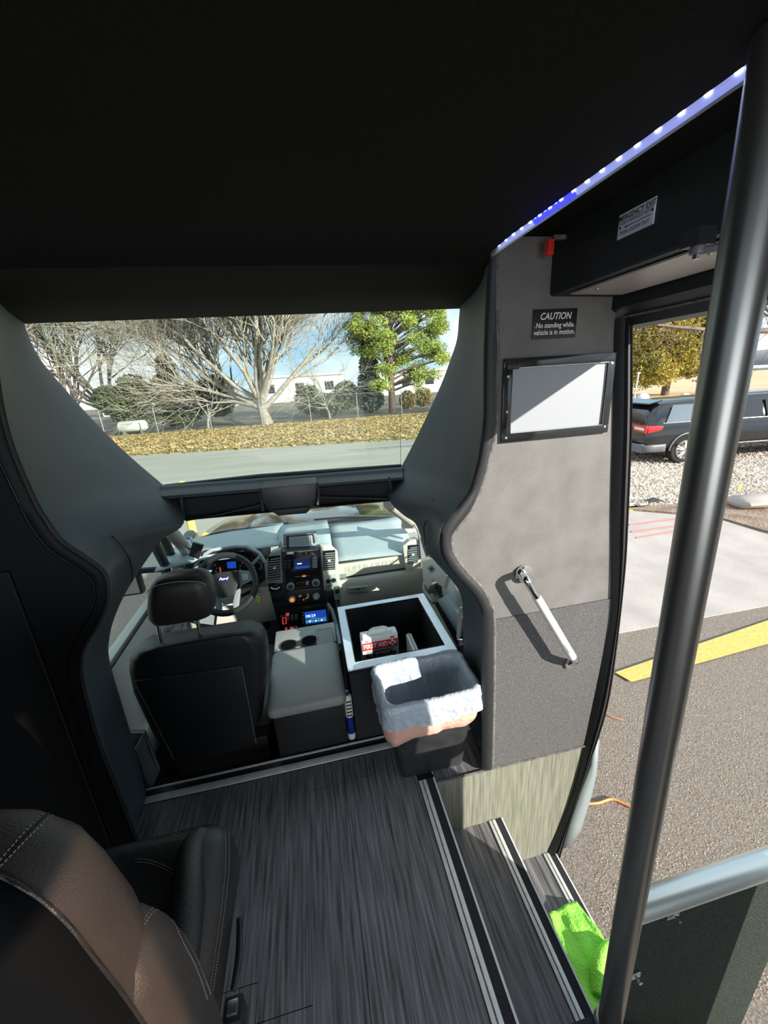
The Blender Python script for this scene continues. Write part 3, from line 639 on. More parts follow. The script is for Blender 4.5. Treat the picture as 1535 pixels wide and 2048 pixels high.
# black void behind left bead: wall left of opening
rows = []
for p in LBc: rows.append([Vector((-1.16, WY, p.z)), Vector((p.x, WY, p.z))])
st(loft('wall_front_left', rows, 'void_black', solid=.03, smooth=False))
cp = thing('cabinet_door', (-.98, WY, 0), 'flat black closet door panel with a thin raised edge on the left wall', 'door')
x1 = P(31, 1136, y=WY).x - .005; z1 = P(31, 1136, y=WY).z
prism('panel', [(-1.14, WY - .02, .02), (x1 - .03, WY - .02, .02), (x1 - .0, WY - .02, z1), (-1.14, WY - .02, z1)], (0, .018, 0), 'void_black', cp, bevel=.004)
tube('edge_strip', [(-1.14, WY - .022, z1), (x1, WY - .022, z1), (x1 - .03, WY - .022, .02)], .0025, 'black_plastic', cp, 6)
# seam lines of the arch piece
def between(Oc, Ic, i, t, side): 
    o, p = Oc[i], Ic[i]; return o.lerp(p, t) + Vector((side * .030 * math.sin(pi * t), -.001, 0))
st(tube('trim_14', [P(a, b_, y=c) for a, b_, c in ((330, 982, 1.80), (300, 1010, 1.63), (262, 1042, 1.46), (224, 1072, 1.32), (243, 1092, 1.34), (258, 1115, 1.38), (264, 1140, 1.42), (264, 1162, 1.46))], .0022, 'black_plastic', n_=5))
st(tube('trim_15', [P(a, b_, y=c) for a, b_, c in ((803, 948, 1.80), (830, 972, 1.58), (866, 1000, 1.34), (853, 1028, 1.38), (847, 1055, 1.42), (850, 1090, 1.46))], .0022, 'black_plastic', n_=5))
# ---- upper front window
gz = [P(a, b_, y=1.89) for a, b_ in ((20, 600), (930, 580), (815, 945), (318, 985))]
st(obj('window_1', gz, [(0, 1, 2, 3)], 'glass'))
st(tube('trim_16', [P(800, 850, y=1.885), P(801, 934, y=1.885)], .0012, 'black_plastic', n_=5))
st(tube('trim_17', [P(330, 972, y=1.87), P(520, 951, y=1.87), P(802, 931, y=1.87)], .008, 'black_plastic', n_=6))
# ---- overhead cab header
hd = thing('overhead_header', P(560, 1010, y=1.70), 'dark moulded header shelf between upper window and cab windshield', 'header')
def row(Y, pts): return [P(a, b_, y=Y) for a, b_ in pts]
xs_ = [322, 360, 440, 519, 530, 626, 634, 700, 775, 805]
def ln(y0, y1): return [(x_, y0 + (y1 - y0) * (x_ - 330) / 470) for x_ in xs_]
loft('top_ledge', [row(1.88, ln(969, 932)), row(1.80, ln(974, 938)), row(1.79, ln(979, 943)), row(1.72, ln(985, 950)), row(1.68, ln(992, 955)), row(1.69, ln(998, 960))], 'shell_vinyl', hd)
loft('recess_panel', [row(1.69, ln(997, 959)), row(1.74, ln(1002, 962)), row(1.76, ln(1036, 996)), row(1.70, ln(1044, 1000)), row(1.80, ln(1045, 1001)), row(1.86, ln(1035, 990))], 'black_vinyl', hd)
prism('centre_console', [P(a, b_, y=1.64) for a, b_ in ((520, 976), (634, 966), (633, 996), (622, 1018), (612, 1026), (556, 1031), (536, 1022), (524, 1002))], (0, .13, 0), 'black_plastic', hd, bevel=.008)
pp('map_light', [(542, 1021), (618, 1014), (620, 1020), (612, 1027), (556, 1032)], 1.625, .03, 'black_vinyl', hd, bevel=.003)
for a, b_ in ((362, 996), (520, 978), (634, 966), (778, 955)): tube('divider', [P(a, b_, y=1.68), P(a + 3, b_ + 22, y=1.73), P(a + (6 if a < 600 else 0), b_ + (44 if a < 640 else 40), y=1.70)], .006, 'shell_vinyl', hd, 6)
tube('header_rim', [P(372, 1041, y=1.72), P(440, 1029, y=1.72), P(520, 1010, y=1.72)], .004, 'black_plastic', hd, 6)
tube('header_rim', [P(636, 994, y=1.72), P(700, 996, y=1.72), P(778, 998, y=1.72)], .004, 'black_plastic', hd, 6)
# ---- doorway side: jamb, head box
D = [(1256, 640), (1256, 700), (1255, 864), (1248, 1050), (1243, 1139), (1229, 1272), (1212, 1392), (1192, 1467), (1168, 1535), (1147, 1597), (1113, 1716)]
Dc = cr([P(a, b_, y=WY - .01) for a, b_ in D], 6)
Rr2 = resamp(Rc, 70); Dr = resamp(Dc, 70)
st(loft('door_1', [[a + Vector((0, .05, 0)), a + Vector((-.002, -.006, 0)), a.lerp(b_, .35) + Vector((0, -.022, 0)), a.lerp(b_, .42) + Vector((0, -.004, 0)), a.lerp(b_, .6) + Vector((0, -.004, 0)), a.lerp(b_, .68) + Vector((0, -.018, 0)), b_ + Vector((0, -.012, 0)), b_ + Vector((0, .05, 0))] for a, b_ in zip(Rr2, Dr)], 'bead'))
st(tube('trim_18', [p + Vector((.000, -.014, 0)) for p in Dr], .003, 'gloss_black', n_=5))
st(loft('trim_19', [[P(a, b_, y=WY + .05), P(a2, b2, y=WY + .06)] for a, b_, a2, b2 in ((1190, 1475, 1196, 1478), (1180, 1530, 1176 + 14, 1545), (1160, 1580, 1180, 1590), (1140, 1640, 1160, 1655), (1122, 1695, 1138, 1690))], 'dash_mid', solid=.015))
# head box
def prof(name, pts, y0, y1, m, **k): return st(prism(name, [(a, y0, b_) for a, b_ in pts], (0, y1 - y0, 0), m, **k))
prof('trim_20', [(.74, 1.96), (.74, 1.812), (.748, 1.806), (.95, 1.80), (.95, 1.96)], -.35, WY - .002, 'black_vinyl')
prof('trim_21', [(.95, 1.955), (.95, 1.765), (.985, 1.745), (1.0, 1.716), (1.10, 1.716), (1.10, 1.955)], -.35, WY + .05, 'black_vinyl')
mp_ = prof('trim_22', [(.765, 1.803), (.765, 1.799), (.93, 1.794), (.93, 1.798)], -.35, WY - .06, 'plate_metal')
st(tube('trim_23', [Vector((.746, -.35, 1.810)), Vector((.746, WY - .01, 1.810))], .005, 'black_plastic', n_=6))
st(tube('trim_24', [Vector((.985, -.35, 1.742)), Vector((.985, WY - .01, 1.742))], .004, 'dust_edge', n_=5))
for yy, xx in ((1.0, .78), (.72, .80), (.70, .89)):
    tag(disc('screw', (xx, yy, 1.794), (0, 0, -1), .005, .002, 'steel', seg=8), ('screw head in the metal plate over the door, nearest the partition', 'screw head mid plate over the door, on the cabin side', 'screw head mid plate over the door, on the outer side')[(yy < .9) + (xx > .85)], 'screw', group='screws in the plate over the door')
# door operator arm
c = P(1395, 492, z=1.78); t = thing('door_closer', c, 'dark metal door hinge arm above the doorway behind the pole', 'door hinge')
disc('pivot', c, (0, 0, -1), .011, .012, 'car_trim', t, 14, bevel=.002); disc('nut', c + Vector((0, 0, -.012)), (0, 0, -1), .006, .007, 'steel', t, 6)
box('bracket', c + Vector((-.015, -.012, 0)), c + Vector((.02, .02, .025)), 'black_plastic', t); tube('arm', [c + Vector((0, 0, -.008)), c + Vector((.10, -.16, -.012)), c + Vector((.2, -.34, -.012))], .006, 'car_trim', t, 8)
# ================================================================== LED STRIP LIGHT
y0, y1 = -.6, 1.135
ls = thing('led_strip_light', (.55, 1.13, 1.92), 'long blue-white LED strip in an aluminium channel along the ceiling edge', 'light')
prism('channel', [(.530, y0, 1.930), (.551, y0, 1.9045), (.575, y0, 1.935), (.55, y0, 1.955)], (0, y1 - y0, 0), 'silver_trim', ls)
dv = Vector((.021, 0, -.0255)); nn = Vector((-.0255, 0, -.021)).normalized()
def ledq(name, ya, yb, ta, tb, m, off):
    a = Vector((.530, 0, 1.930)) + nn * off
    return prism(name, [a + dv * ta + Vector((0, ya, 0)), a + dv * tb + Vector((0, ya, 0)), a + dv * tb + Vector((0, yb, 0)), a + dv * ta + Vector((0, yb, 0))], nn * .001, m, ls)
ledq('diffuser', y0, .78, .12, .88, 'led_diffuser', .0006); ledq('diffuser', .78, .92, .12, .88, 'led_diffuser_blue', .0006); ledq('diffuser', .92, 1.085, .12, .88, 'led_diffuser', .0006)
ledq('rim_line', y0, y1, .0, .05, 'silver_trim', .002); ledq('rim_line', y0, y1, .95, 1, 'silver_trim', .002)
for i in range(44):
    yy = 1.07 - i * .0365
    if yy < -.5: break
    ledq('led', yy, yy + .008, .42, .60, 'led_white', .0018)
    if .78 < yy < .92: ledq('led', yy + .017, yy + .023, .45, .57, 'led_blue', .0018)
for k in (0, 1, 2):
    ll = bpy.data.lights.new('led_glow', 'AREA'); ll.shape = 'RECTANGLE'; ll.size = .03; ll.size_y = .5; ll.energy = .06; ll.color = (.35, .42, 1)
    lo = bpy.data.objects.new('led_glow', ll); COL.objects.link(lo); lo.location = (.555, .85 - k * .5, 1.912); lo.parent = None
# ================================================================== SIGNS
wn = Vector((0, -1, 0))
t = thing('caution_sign', P(1108, 650, y=WY), 'small black sign with white caution lettering on the upper partition wall', 'sign')
a = P(1065, 627, y=WY - .001); b_ = P(1149, 670, y=WY - .001)
xL, xR = a.x, b_.x; zc = P(1107, 648, y=WY).z; hh = .040
box('plate', (xL, WY - .004, zc - hh), (xR, WY - .0005, zc + hh), 'label_black', t, bevel=.001); xm = (xL + xR) / 2
for s, dz, sz, sh in (('CAUTION', .020, .026, .25), ('No standing while', -.004, .0195, 0), ('vehicle is in motion.', -.023, .0195, 0)):
    text('lettering', s, 'white_ink', (xm, WY - .0045, zc + dz), (1, 0, 0), (0, 0, 1), sz, t, shear=sh, bold=.012, sx=.86)
for s in (-1, 1): disc('screw', (xm + s * (xR - xL) * .45, WY - .004, zc - .008), (0, -1, 0), .002, .001, 'steel', t, 8)
sx_ = .738; q = [P(a, b_, x=sx_) for a, b_ in ((1240, 430), (1312, 393), (1306, 447), (1233, 481))]
ya = (q[0].y + q[3].y) / 2; yb = (q[1].y + q[2].y) / 2; zt = (q[0].z + q[1].z) / 2; zb = (q[2].z + q[3].z) / 2
t = thing('emergency_exit_sign', (sx_, (ya + yb) / 2, zb), 'white emergency exit instruction sign above the doorway, lilac LED glow in its colour', 'sign')
box('plate', (sx_ - .001, yb, zb), (sx_ + .0015, ya, zt), 'sign_white', t); yc = (ya + yb) / 2; H_ = zt - zb
for s, f_, sz in (('EMERGENCY EXIT', .80, .0142), ('PUSH HANDLE LEFT', .59, .0105), ('PUSH DOOR OUT', .20, .0105)):
    text('lettering', s, 'dark_ink', (sx_ - .0012, yc + .001, zb + H_ * f_), (0, -1, 0), (0, 0, 1), sz, t, bold=.01 if f_ > .7 else 0, sx=.93)
prism('arrow', [(sx_ - .0016, yc + .030, zb + H_ * .40), (sx_ - .0016, yc + .022, zb + H_ * .45), (sx_ - .0016, yc + .022, zb + H_ * .415), (sx_ - .0016, yc - .040, zb + H_ * .415), (sx_ - .0016, yc - .040, zb + H_ * .385), (sx_ - .0016, yc + .022, zb + H_ * .385), (sx_ - .0016, yc + .022, zb + H_ * .35)], (.0004, 0, 0), 'dark_ink', t)
for yy, f_ in ((yc + .042, .45), (yc - .043, .55)): disc('rivet', (sx_ - .001, yy, zb + H_ * f_), (-1, 0, 0), .0024, .001, 'dark_ink', t, 10)
# red lamp hanging by the partition
c = P(1098, 495, y=1.10); t = thing('red_marker_lamp', c, 'small red lens lamp under the ceiling beside the door header', 'lamp')
box('lens', c + Vector((-.009, -.010, -.020)), c + Vector((.009, .010, .018)), 'red_lens', t, bevel=.004)
box('bracket', c + Vector((.005, -.012, .016)), c + Vector((.085, .0, .026)), 'dust_edge', t)
# ================================================================== FRAMED PANEL ON THE PARTITION
fx0, fx1, fz0, fz1 = .598, .976, 1.397, 1.643
t = thing('framed_panel', ((fx0 + fx1) / 2, WY, fz0), 'glossy black framed pale grey panel on the partition under the caution sign', 'panel')
ix0, ix1 = P(1018, 800, y=WY).x, P(1203, 800, y=WY).x; iz0, iz1 = P(1110, 857, y=WY).z, P(1110, 731, y=WY).z
box('frame', (fx0, WY - .012, iz1), (fx1, WY - .001, fz1), 'gloss_black', t, bevel=.001); box('frame', (fx0, WY - .012, fz0), (fx1, WY - .001, iz0), 'gloss_black', t, bevel=.001)
box('frame', (fx0, WY - .012, iz0), (ix0, WY - .001, iz1), 'gloss_black', t, bevel=.001); box('frame', (ix1, WY - .012, iz0), (fx1, WY - .001, iz1), 'gloss_black', t, bevel=.001)
box('screen', (ix0, WY - .006, iz0), (ix1, WY - .002, iz1), 'frost', t)
tube('inner_edge', [(ix0, WY - .0125, iz0), (ix1, WY - .0125, iz0), (ix1, WY - .0125, iz1), (ix0, WY - .0125, iz1)], .0018, 'steel', t, 6, closed=True)
box('latch', (fx0 + .006, WY - .022, iz1 - .004), (fx0 + .045, WY - .010, iz1 + .014), 'black_plastic', t, bevel=.004)
for a, b_ in ((fx0 + .014, fz0 + .014), (fx1 - .014, fz0 + .02), (fx0 + .014, fz1 - .05), (fx1 - .012, fz1 - .03), (fx0 + .014, (fz0 + fz1) / 2 - .03)): disc('screw', (a, WY - .012, b_), (0, -1, 0), .004, .0012, 'steel', t, 10)
# ================================================================== GRAB HANDLE
t = thing('grab_bar', P(1137, 1326, y=WY), 'chrome grab handle slanting across the partition wall', 'handle')
hy = WY - .075
tube('bar', [P(1046, 1146, y=WY - .004), P(1047, 1150, y=WY - .035), P(1051, 1158, y=hy + .008), P(1062, 1176, y=hy), P(1100, 1240, y=hy), P(1140, 1308, y=hy), P(1150, 1321, y=hy + .012), P(1145, 1325, y=WY - .03), P(1137, 1326, y=WY - .004)], .0135, 'chrome', t, 14, sm=5)
tube('grip_sleeve', [P(1072, 1193, y=hy), P(1100, 1240, y=hy), P(1144, 1314, y=hy + .001)], .0155, 'white_plastic', t, 14)
for a, b_ in ((1046, 1147), (1137, 1326)): disc('flange', P(a, b_, y=WY - .005), (0, -1, 0), .034 if a < 1100 else .022, .010, 'chrome', t, 22, bevel=.003)
# ================================================================== POLE, RAIL, MODESTY PANEL
pb, pt = Vector((.575, .428, 0)), Vector((.520, .430, 1.95))
t = thing('grab_pole', pb, 'tall brushed steel grab pole from floor to ceiling beside the steps', 'pole')
tube('pole', [pb, pt], .0265, 'pole_steel', t, 28)
tube('floor_flange', [pb, pb + (pt - pb) * .006, pb + (pt - pb) * .010], [.036, .034, .028], 'steel', t, 20)
rl = Vector((.56, .43, .478))
t = thing('side_rail', rl, 'horizontal brushed steel rail running right from the pole above the dark panel', 'rail')
tube('rail', [rl, Vector((1.13, .43, .475))], .027, 'rail_steel', t, 22)
box('end_plate', (1.125, .40, .44), (1.135, .46, .51), 'steel', t)
t = thing('modesty_panel', (.85, .44, -.0), 'dark carpeted modesty panel below the side rail', 'panel')
prism('board', [(.622, .43, -.66), (1.085, .43, -.66), (1.085, .43, .452), (.612, .43, .452)], (0, .018, 0), 'panel_carpet', t, bevel=.004)
for k, (a, b_) in enumerate(((1345, 1831), (1268, 1953))):
    c = P(a, b_, y=.425); q = box('clip', c + Vector((-.016, -.002, -.009)), c + Vector((.016, .004, .010)), 'steel', t, bevel=.002)
    disc('bolt', c + Vector((.005, -.002, 0)), (0, -1, 0), .005, .012, 'chrome', q, 8)
# green towel on the lower step
t = thing('green_towel', P(1150, 1900, z=Z2), 'crumpled bright green towel on the lowest step behind the pole', 'towel')
cA, cB, cC, cD = (P(1096, 1830, z=Z2 + .012), P(1152, 1802, z=Z2 + .012), P(1235, 1925, z=Z2 + .012), P(1180, 2090, z=Z2 + .012))
cA.x = max(cA.x, s1b + .004); cD.x = max(cD.x, s1b + .004)
rows = []
for i in range(25):
    u = i / 24; a = cA.lerp(cD, u); b_ = cB.lerp(cC, u); r_ = []
    for j in range(17):
        v = j / 16; p = a.lerp(b_, v); p.z += .016 * noise.noise(Vector((p.x * 14, p.y * 9, 1))) + .012 * abs(noise.noise(Vector((p.x * 30, p.y * 22, 5)))) + .006
        r_.append(p)
    rows.append(r_)
loft('cloth', rows, 'towel', t, solid=.006, angle=180)
tube('rolled_edge', [P(1218, 1886, z=Z2 + .04), P(1205, 1910, z=Z2 + .045), P(1197, 1940, z=Z2 + .04), P(1197, 1990, z=Z2 + .03)], [.012, .026, .030, .022], 'towel', t, 12, sm=3)
# ================================================================== CAB FLOOR AND SHELL
CZ = -.14
st(box('cab_floor', (-1.0, 1.425, CZ - .05), (.80, 2.95, CZ), 'cab_carpet'))
st(box('firewall', (-1.0, 2.86, CZ), (.80, 2.92, .35), 'cab_carpet'))
st(box('cab_wall_back', (-1.0, 1.40, -.2), (-.86, 1.44, .5), 'black_vinyl'))
# driver's door
t = thing('driver_door', (-.96, 2.1, CZ), 'beige inner panel of the driver door left of the front seat', 'door')
box('panel', (-1.03, 1.45, CZ), (-.945, 2.68, .50), 'beige', t, bevel=.02)
box('armrest', (-.96, 1.75, .20), (-.87, 2.3, .27), 'dash_mid', t, bevel=.015); box('pull_handle', (-.90, 2.02, .27), (-.875, 2.24, .33), 'dash_mid', t, bevel=.008)
box('map_pocket', (-.955, 1.5, -.02), (-.90, 2.2, .12), 'beige', t, bevel=.01)
tube('belt_line', [(-.955, 1.45, .505), (-.955, 2.68, .505)], .012, 'black_plastic', t, 8)
tube('window_frame', [(-.985, 2.68, .50), (-.93, 2.42, .90), (-.90, 2.30, 1.06), (-.90, 1.5, 1.10)], .028, 'black_plastic', t, 8)
obj('window_glass', [(-.985, 1.48, .5), (-.985, 2.66, .5), (-.92, 2.34, 1.04), (-.90, 1.5, 1.1)], [(0, 1, 2, 3)], 'glass', t)
t = thing('door_mirror', (-1.2, 2.45, .55), 'dark wing mirror outside the driver window', 'mirror')
box('housing', (-1.30, 2.40, .45), (-1.10, 2.46, .82), 'black_plastic', t, bevel=.02); box('mirror_glass', (-1.285, 2.392, .47), (-1.115, 2.402, .80), 'car_glass_side', t); tube('arm', [(-1.12, 2.43, .60), (-1.0, 2.50, .56)], .02, 'black_plastic', t, 8)
# A-pillars
st(tube('trim_25', cr([P(385, 1118, y=2.72), P(366, 1092, y=2.50), P(345, 1068, y=2.25), P(320, 1045, y=1.95)], 4), .038, 'beige_cloth', n_=10))
st(tube('trim_26', cr([P(838, 1062, y=2.72), P(822, 1046, y=2.45), P(800, 1028, y=2.15), P(775, 1008, y=1.9)], 4), .026, 'beige_cloth', n_=10))
st(tube('trim_27', [P(338, 1180, y=2.5), P(330, 1130, y=2.42), P(308, 1085, y=2.15)], .028, 'black_plastic', n_=8))
# quarter tray behind the seat, left
t = thing('sill_tray', P(272, 1540, y=1.5), 'grey angular plastic sill trim on the floor behind the driver seat', 'trim')
prism('side', [P(258, 1467, y=1.50), P(288, 1466, y=1.50), P(300, 1500, y=1.48), P(318, 1545, y=1.47), P(293, 1600, y=1.44), P(272, 1540, y=1.46)], (.0, .02, 0), 'dash_mid', t, bevel=.003)
tube('rim', [P(257, 1466, y=1.50), P(288, 1465, y=1.49), P(268, 1500, y=1.48)], .004, 'beige', t, 6)
# ================================================================== PASSENGER DOOR
t = thing('passenger_door', (.72, 2.0, CZ), 'beige and grey inner panel of the passenger door beside the storage box', 'door')
PX = .70
box('panel', (PX, 1.45, CZ), (PX + .08, 2.42, .40), 'beige', t, bevel=.02)
prism('upper_block', [P(a, b_, x=PX - .05) for a, b_ in ((842, 1122), (866, 1116), (893, 1148), (886, 1176), (864, 1160), (852, 1190), (845, 1160))], (.10, 0, 0), 'beige', t, bevel=.01)
prism('switch_plate', [P(a, b_, x=PX - .055) for a, b_ in ((853, 1136), (862, 1130), (869, 1138), (860, 1145))], (.006, 0, 0), 'dash_mid', t); prism('switch', [P(a, b_, x=PX - .058) for a, b_ in ((857, 1137), (862, 1134), (866, 1138), (861, 1141))], (.006, 0, 0), 'black_plastic', t)
prism('dark_pocket', [P(a, b_, x=PX - .01) for a, b_ in ((868, 1172), (890, 1170), (905, 1225), (880, 1200))], (.012, 0, 0), 'black_plastic', t)
tube('pull_handle', [P(847, 1172, x=PX - .06), P(850, 1184, x=PX - .07), P(862, 1200, x=PX - .07), P(868, 1205, x=PX - .06)], .014, 'dash_mid', t, 8, sm=3)
prism('armrest', [P(a, b_, x=PX - .06) for a, b_ in ((872, 1200), (890, 1190), (922, 1238), (918, 1275))], (.06, 0, 0), 'dash_grey', t, bevel=.008)
loft('back_panel', [[P(a, b_, x=PX - .02) for a, b_ in r_] for r_ in (((888, 1164), (906, 1154)), ((889, 1188), (915, 1170)), ((904, 1206), (923, 1196)), ((921, 1235), (925, 1215)))], 'beige', t, solid=.03)
prism('grey_pad', [P(a, b_, x=PX - .03) for a, b_ in ((875, 1156), (892, 1147), (908, 1154), (888, 1166), (888, 1180), (876, 1168))], (.05, 0, 0), 'dash_mid', t, bevel=.006)
tube('window_seal', [P(862, 1104, x=PX + .02), P(885, 1130, x=PX + .02), P(908, 1156, x=PX + .02)], .006, 'white_plastic', t, 6)
prism('dark_lower', [P(a, b_, x=PX - .02) for a, b_ in ((868, 1207), (873, 1203), (918, 1277), (918, 1300))], (.02, 0, 0), 'black_plastic', t)
obj('window_glass', [(PX + .05, 1.48, .42), (PX + .05, 2.44, .42), (PX + .0, 2.2, 1.0), (PX - .02, 1.5, 1.05)], [(0, 1, 2, 3)], 'glass', t)
prism('mirror_corner', [P(a, b_, y=2.50) for a, b_ in ((804, 1038), (815, 1030), (832, 1050), (838, 1072), (828, 1062), (818, 1066), (803, 1056))], (0, .02, 0), 'beige', t)
prism('front_frame', [P(a, b_, y=2.40) for a, b_ in ((829, 1050), (846, 1075), (856, 1112), (842, 1120), (838, 1075))], (0, .03, 0), 'dash_mid', t)
prism('dark_frame', [P(a, b_, y=2.38) for a, b_ in ((846, 1075), (862, 1098), (866, 1118), (858, 1114), (852, 1096))], (0, .03, 0), 'black_plastic', t)
c = P(918, 1282, y=1.50); t = thing('seat_belt', Vector((c.x, c.y, c.z - .1)), 'grey seat belt with small steel buckle at the right cab pillar', 'seat belt')
tube('webbing', [P(922, 1215, y=1.5), P(918, 1245, y=1.5), P(916, 1275, y=1.5)], .010, 'beige_cloth', t, 6); box('tongue', c + Vector((-.010, -.01, -.02)), c + Vector((.014, .004, .012)), 'chrome', t, bevel=.003); box('buckle', c + Vector((-.010, -.012, -.06)), c + Vector((.012, .006, -.02)), 'black_plastic', t, bevel=.003)
# ================================================================== DASHBOARD
dash = thing('dashboard', (-.1, 2.6, .0), 'grey and beige cab dashboard with black centre stack', 'dashboard')
def ref(px, lst):      # cross-section from sight lines at a reference column
    return [(Y, P(px, py, y=Y).z) for py, Y in lst]
def extr(name, prf, x0, x1, m, n_=6, curve=0, **k):
    rows = []
    for i in range(n_ + 1):
        x_ = x0 + (x1 - x0) * i / n_; cv = curve * ((x_ + .12) ** 2)
        rows.append([Vector((x_, Y - cv, z)) for Y, z in prf])
    return loft(name, rows, m, dash, **k)
tp = ref(740, [(1036, 3.02), (1046, 2.93), (1062, 2.80), (1085, 2.65), (1103, 2.53), (1113, 2.48)])
extr('dash_top', tp, .07, .66, 'dash_grey', curve=.10, solid=.01)
extr('upper_groove', ref(740, [(1113, 2.49), (1119, 2.49)]), .09, .62, 'black_plastic')
extr('trim_band', ref(740, [(1118, 2.49), (1120, 2.465), (1143, 2.455), (1148, 2.48)]), .09, .61, 'beige')
extr('lower_groove', ref(740, [(1146, 2.47), (1152, 2.47)]), .09, .66, 'black_plastic')
gb = extr('glovebox', ref(740, [(1148, 2.48), (1152, 2.44), (1160, 2.425), (1200, 2.425), (1235, 2.45), (1300, 2.52)]), .09, .70, 'beige')
text('lettering', 'SUPER DUTY', 'emboss', P(739, 1132, y=2.4585), (1, 0, 0), (0, .12, 1), .050, dash, bold=.01, ext=.001, sx=1.25)
pp('latch_recess', [(696, 1176), (735, 1172), (736, 1183), (698, 1187)], 2.415, .02, 'beige', gb, bevel=.003); pp('latch_slot', [(700, 1178), (733, 1174), (733, 1176), (701, 1180)], 2.413, .004, 'dash_mid', gb); pp('keyhole', [(711, 1178), (719, 1177), (719, 1179), (711, 1180)], 2.412, .004, 'black_plastic', gb)
pp('badge_slot', [(676, 1152), (692, 1150), (692, 1156), (677, 1157)], 2.43, .02, 'dash_mid', dash, bevel=.002)
tp2 = ref(480, [(1056, 3.02), (1062, 2.95), (1072, 2.82), (1082, 2.68), (1092, 2.56), (1100, 2.50)])
extr('dash_top', tp2, -.98, -.26, 'dash_grey', curve=.22, solid=.01, n_=10)
tp3 = ref(600, [(1047, 2.95), (1056, 2.80), (1062, 2.70), (1066, 2.60), (1100, 2.46), (1104, 2.44)])
extr('dash_centre', tp3, -.27, .08, 'dash_grey', solid=.01)
tube('windshield_seal', [P(a, b_, y=2.97) for a, b_ in ((372, 1094), (400, 1078), (440, 1065), (520, 1055), (600, 1048), (700, 1040), (800, 1034))], .010, 'black_plastic', dash, 6, sm=3)
pp('bin_frame', [(566, 1069), (632, 1063), (636, 1097), (566, 1103)], 2.50, .02, 'dash_mid', dash, bevel=.004); pp('bin', [(572, 1073), (627, 1068), (630, 1090), (573, 1095)], 2.492, .012, 'black_plastic', dash); pp('bin_mat', [(578, 1075), (624, 1071), (626, 1090), (578, 1094)], 2.487, .006, 'dash_grey', dash)
for i in range(9): a = 581 + i * 5; pp('rib', [(a, 1076 - i * .4), (a + 1.2, 1076 - i * .4), (a + 1.4, 1092 - i * .4), (a + .2, 1092 - i * .4)], 2.484, .004, 'dash_mid', dash)
# driver side face, cluster
SY = 2.46
pp('driver_face', [(345, 1128), (372, 1112), (400, 1098), (540, 1090), (548, 1200), (548, 1240), (440, 1252), (350, 1240), (344, 1160)], 2.52, .02, 'dash_mid', dash)
pp('knee_panel', [(440, 1180), (546, 1172), (560, 1238), (430, 1262)], 2.49, .04, 'beige', dash, bevel=.006)
pp('cluster_housing', [(386, 1142), (398, 1118), (420, 1104), (470, 1096), (492, 1096), (516, 1110), (528, 1128), (530, 1160), (520, 1168), (392, 1172)], 2.47, .06, 'black_plastic', dash, bevel=.004)
tube('cluster_hood', [P(a, b_, y=2.44) for a, b_ in ((388, 1140), (400, 1114), (424, 1100), (470, 1092), (493, 1092), (518, 1106), (530, 1124))], .012, 'dash_grey', dash, 8)
cl = pp('cluster_face', [(396, 1148), (404, 1124), (424, 1110), (468, 1103), (500, 1104), (520, 1120), (524, 1155), (400, 1166)], 2.46, .01, 'gloss_black', dash)
pp('cluster_screen', [(453, 1125), (471, 1123), (472, 1136), (455, 1137)], 2.455, .004, 'screen_blue', cl)
for a, b_ in ((418, 1138), (494, 1136)): 
    for k in range(9):
        an = -.6 + k * .55; c = P(a, b_, y=2.455); box('tick', c + Vector((math.cos(an) * .045 - .003, 0, math.sin(an) * .045 - .003)), c + Vector((math.cos(an) * .045 + .003, .002, math.sin(an) * .045 + .003)), 'white_ink', cl)
for a in (514, ): 
    for k in range(5): c = P(a, 1132, y=2.455); an = -1 + k * .5; box('tick', c + Vector((math.cos(an) * .025 - .003, 0, math.sin(an) * .03 - .002)), c + Vector((math.cos(an) * .025 + .003, .002, math.sin(an) * .03 + .002)), 'white_ink', cl)
pp('needle', [(409, 1142), (423, 1141), (423, 1143), (409, 1144)], 2.453, .002, 'screen_text', cl); pp('redline', [(438, 1135), (441, 1135), (442, 1144), (440, 1146)], 2.453, .002, 'red_glow', cl)
for i in range(12): a = 436 + i * 3; pp('telltale', [(a, 1118 - i * .35), (a + 2, 1117 - i * .35), (a + 2, 1119.5 - i * .35), (a, 1120.5 - i * .35)], 2.453, .002, 'screen_text', cl)
pp('odometer', [(455, 1143), (474, 1141), (474, 1142.6), (455, 1144.6)], 2.453, .002, 'white_ink', cl)
# vents
def vent(name, pix, Y, x0, x1, yt, yb, n_, sk, frame, tall=True):
    f_ = pp(name, pix, Y, .05, frame, dash, bevel=.006)
    q = [(x0, yt + sk), (x0 + (x1 - x0) * .35, yt), (x1, yt - sk), (x1, yb - sk), (x0, yb + sk)] if tall else [(x0, yt), (x1, yt), (x1, yb), (x0, yb)]
    pp('vent_hole', q, Y - .002, .004, 'gloss_black', f_)
    for i in range(n_):
        a = yt + 3 + (yb - yt - 4) * (i + .5) / n_; xa = x0 + (5 if i == 0 and tall else 1)
        pp('slat', [(xa, a + sk), (x1 - 1, a - sk), (x1 - 1, a - sk + 1.6), (xa, a + sk + 1.6)], Y - .008, .006, 'dash_mid', f_)
    m_ = (yt + yb) / 2; pp('tab', [((x0 + x1) / 2 - 2, m_), ((x0 + x1) / 2 + 3, m_ - 1), ((x0 + x1) / 2 + 3, m_ + 2), ((x0 + x1) / 2 - 2, m_ + 3)], Y - .016, .01, 'alu', f_)
vent('vent', [(528, 1130), (543, 1106), (561, 1099), (566, 1166), (532, 1170)], 2.41, 536, 560, 1112, 1160, 9, 1.5, 'dash_mid')
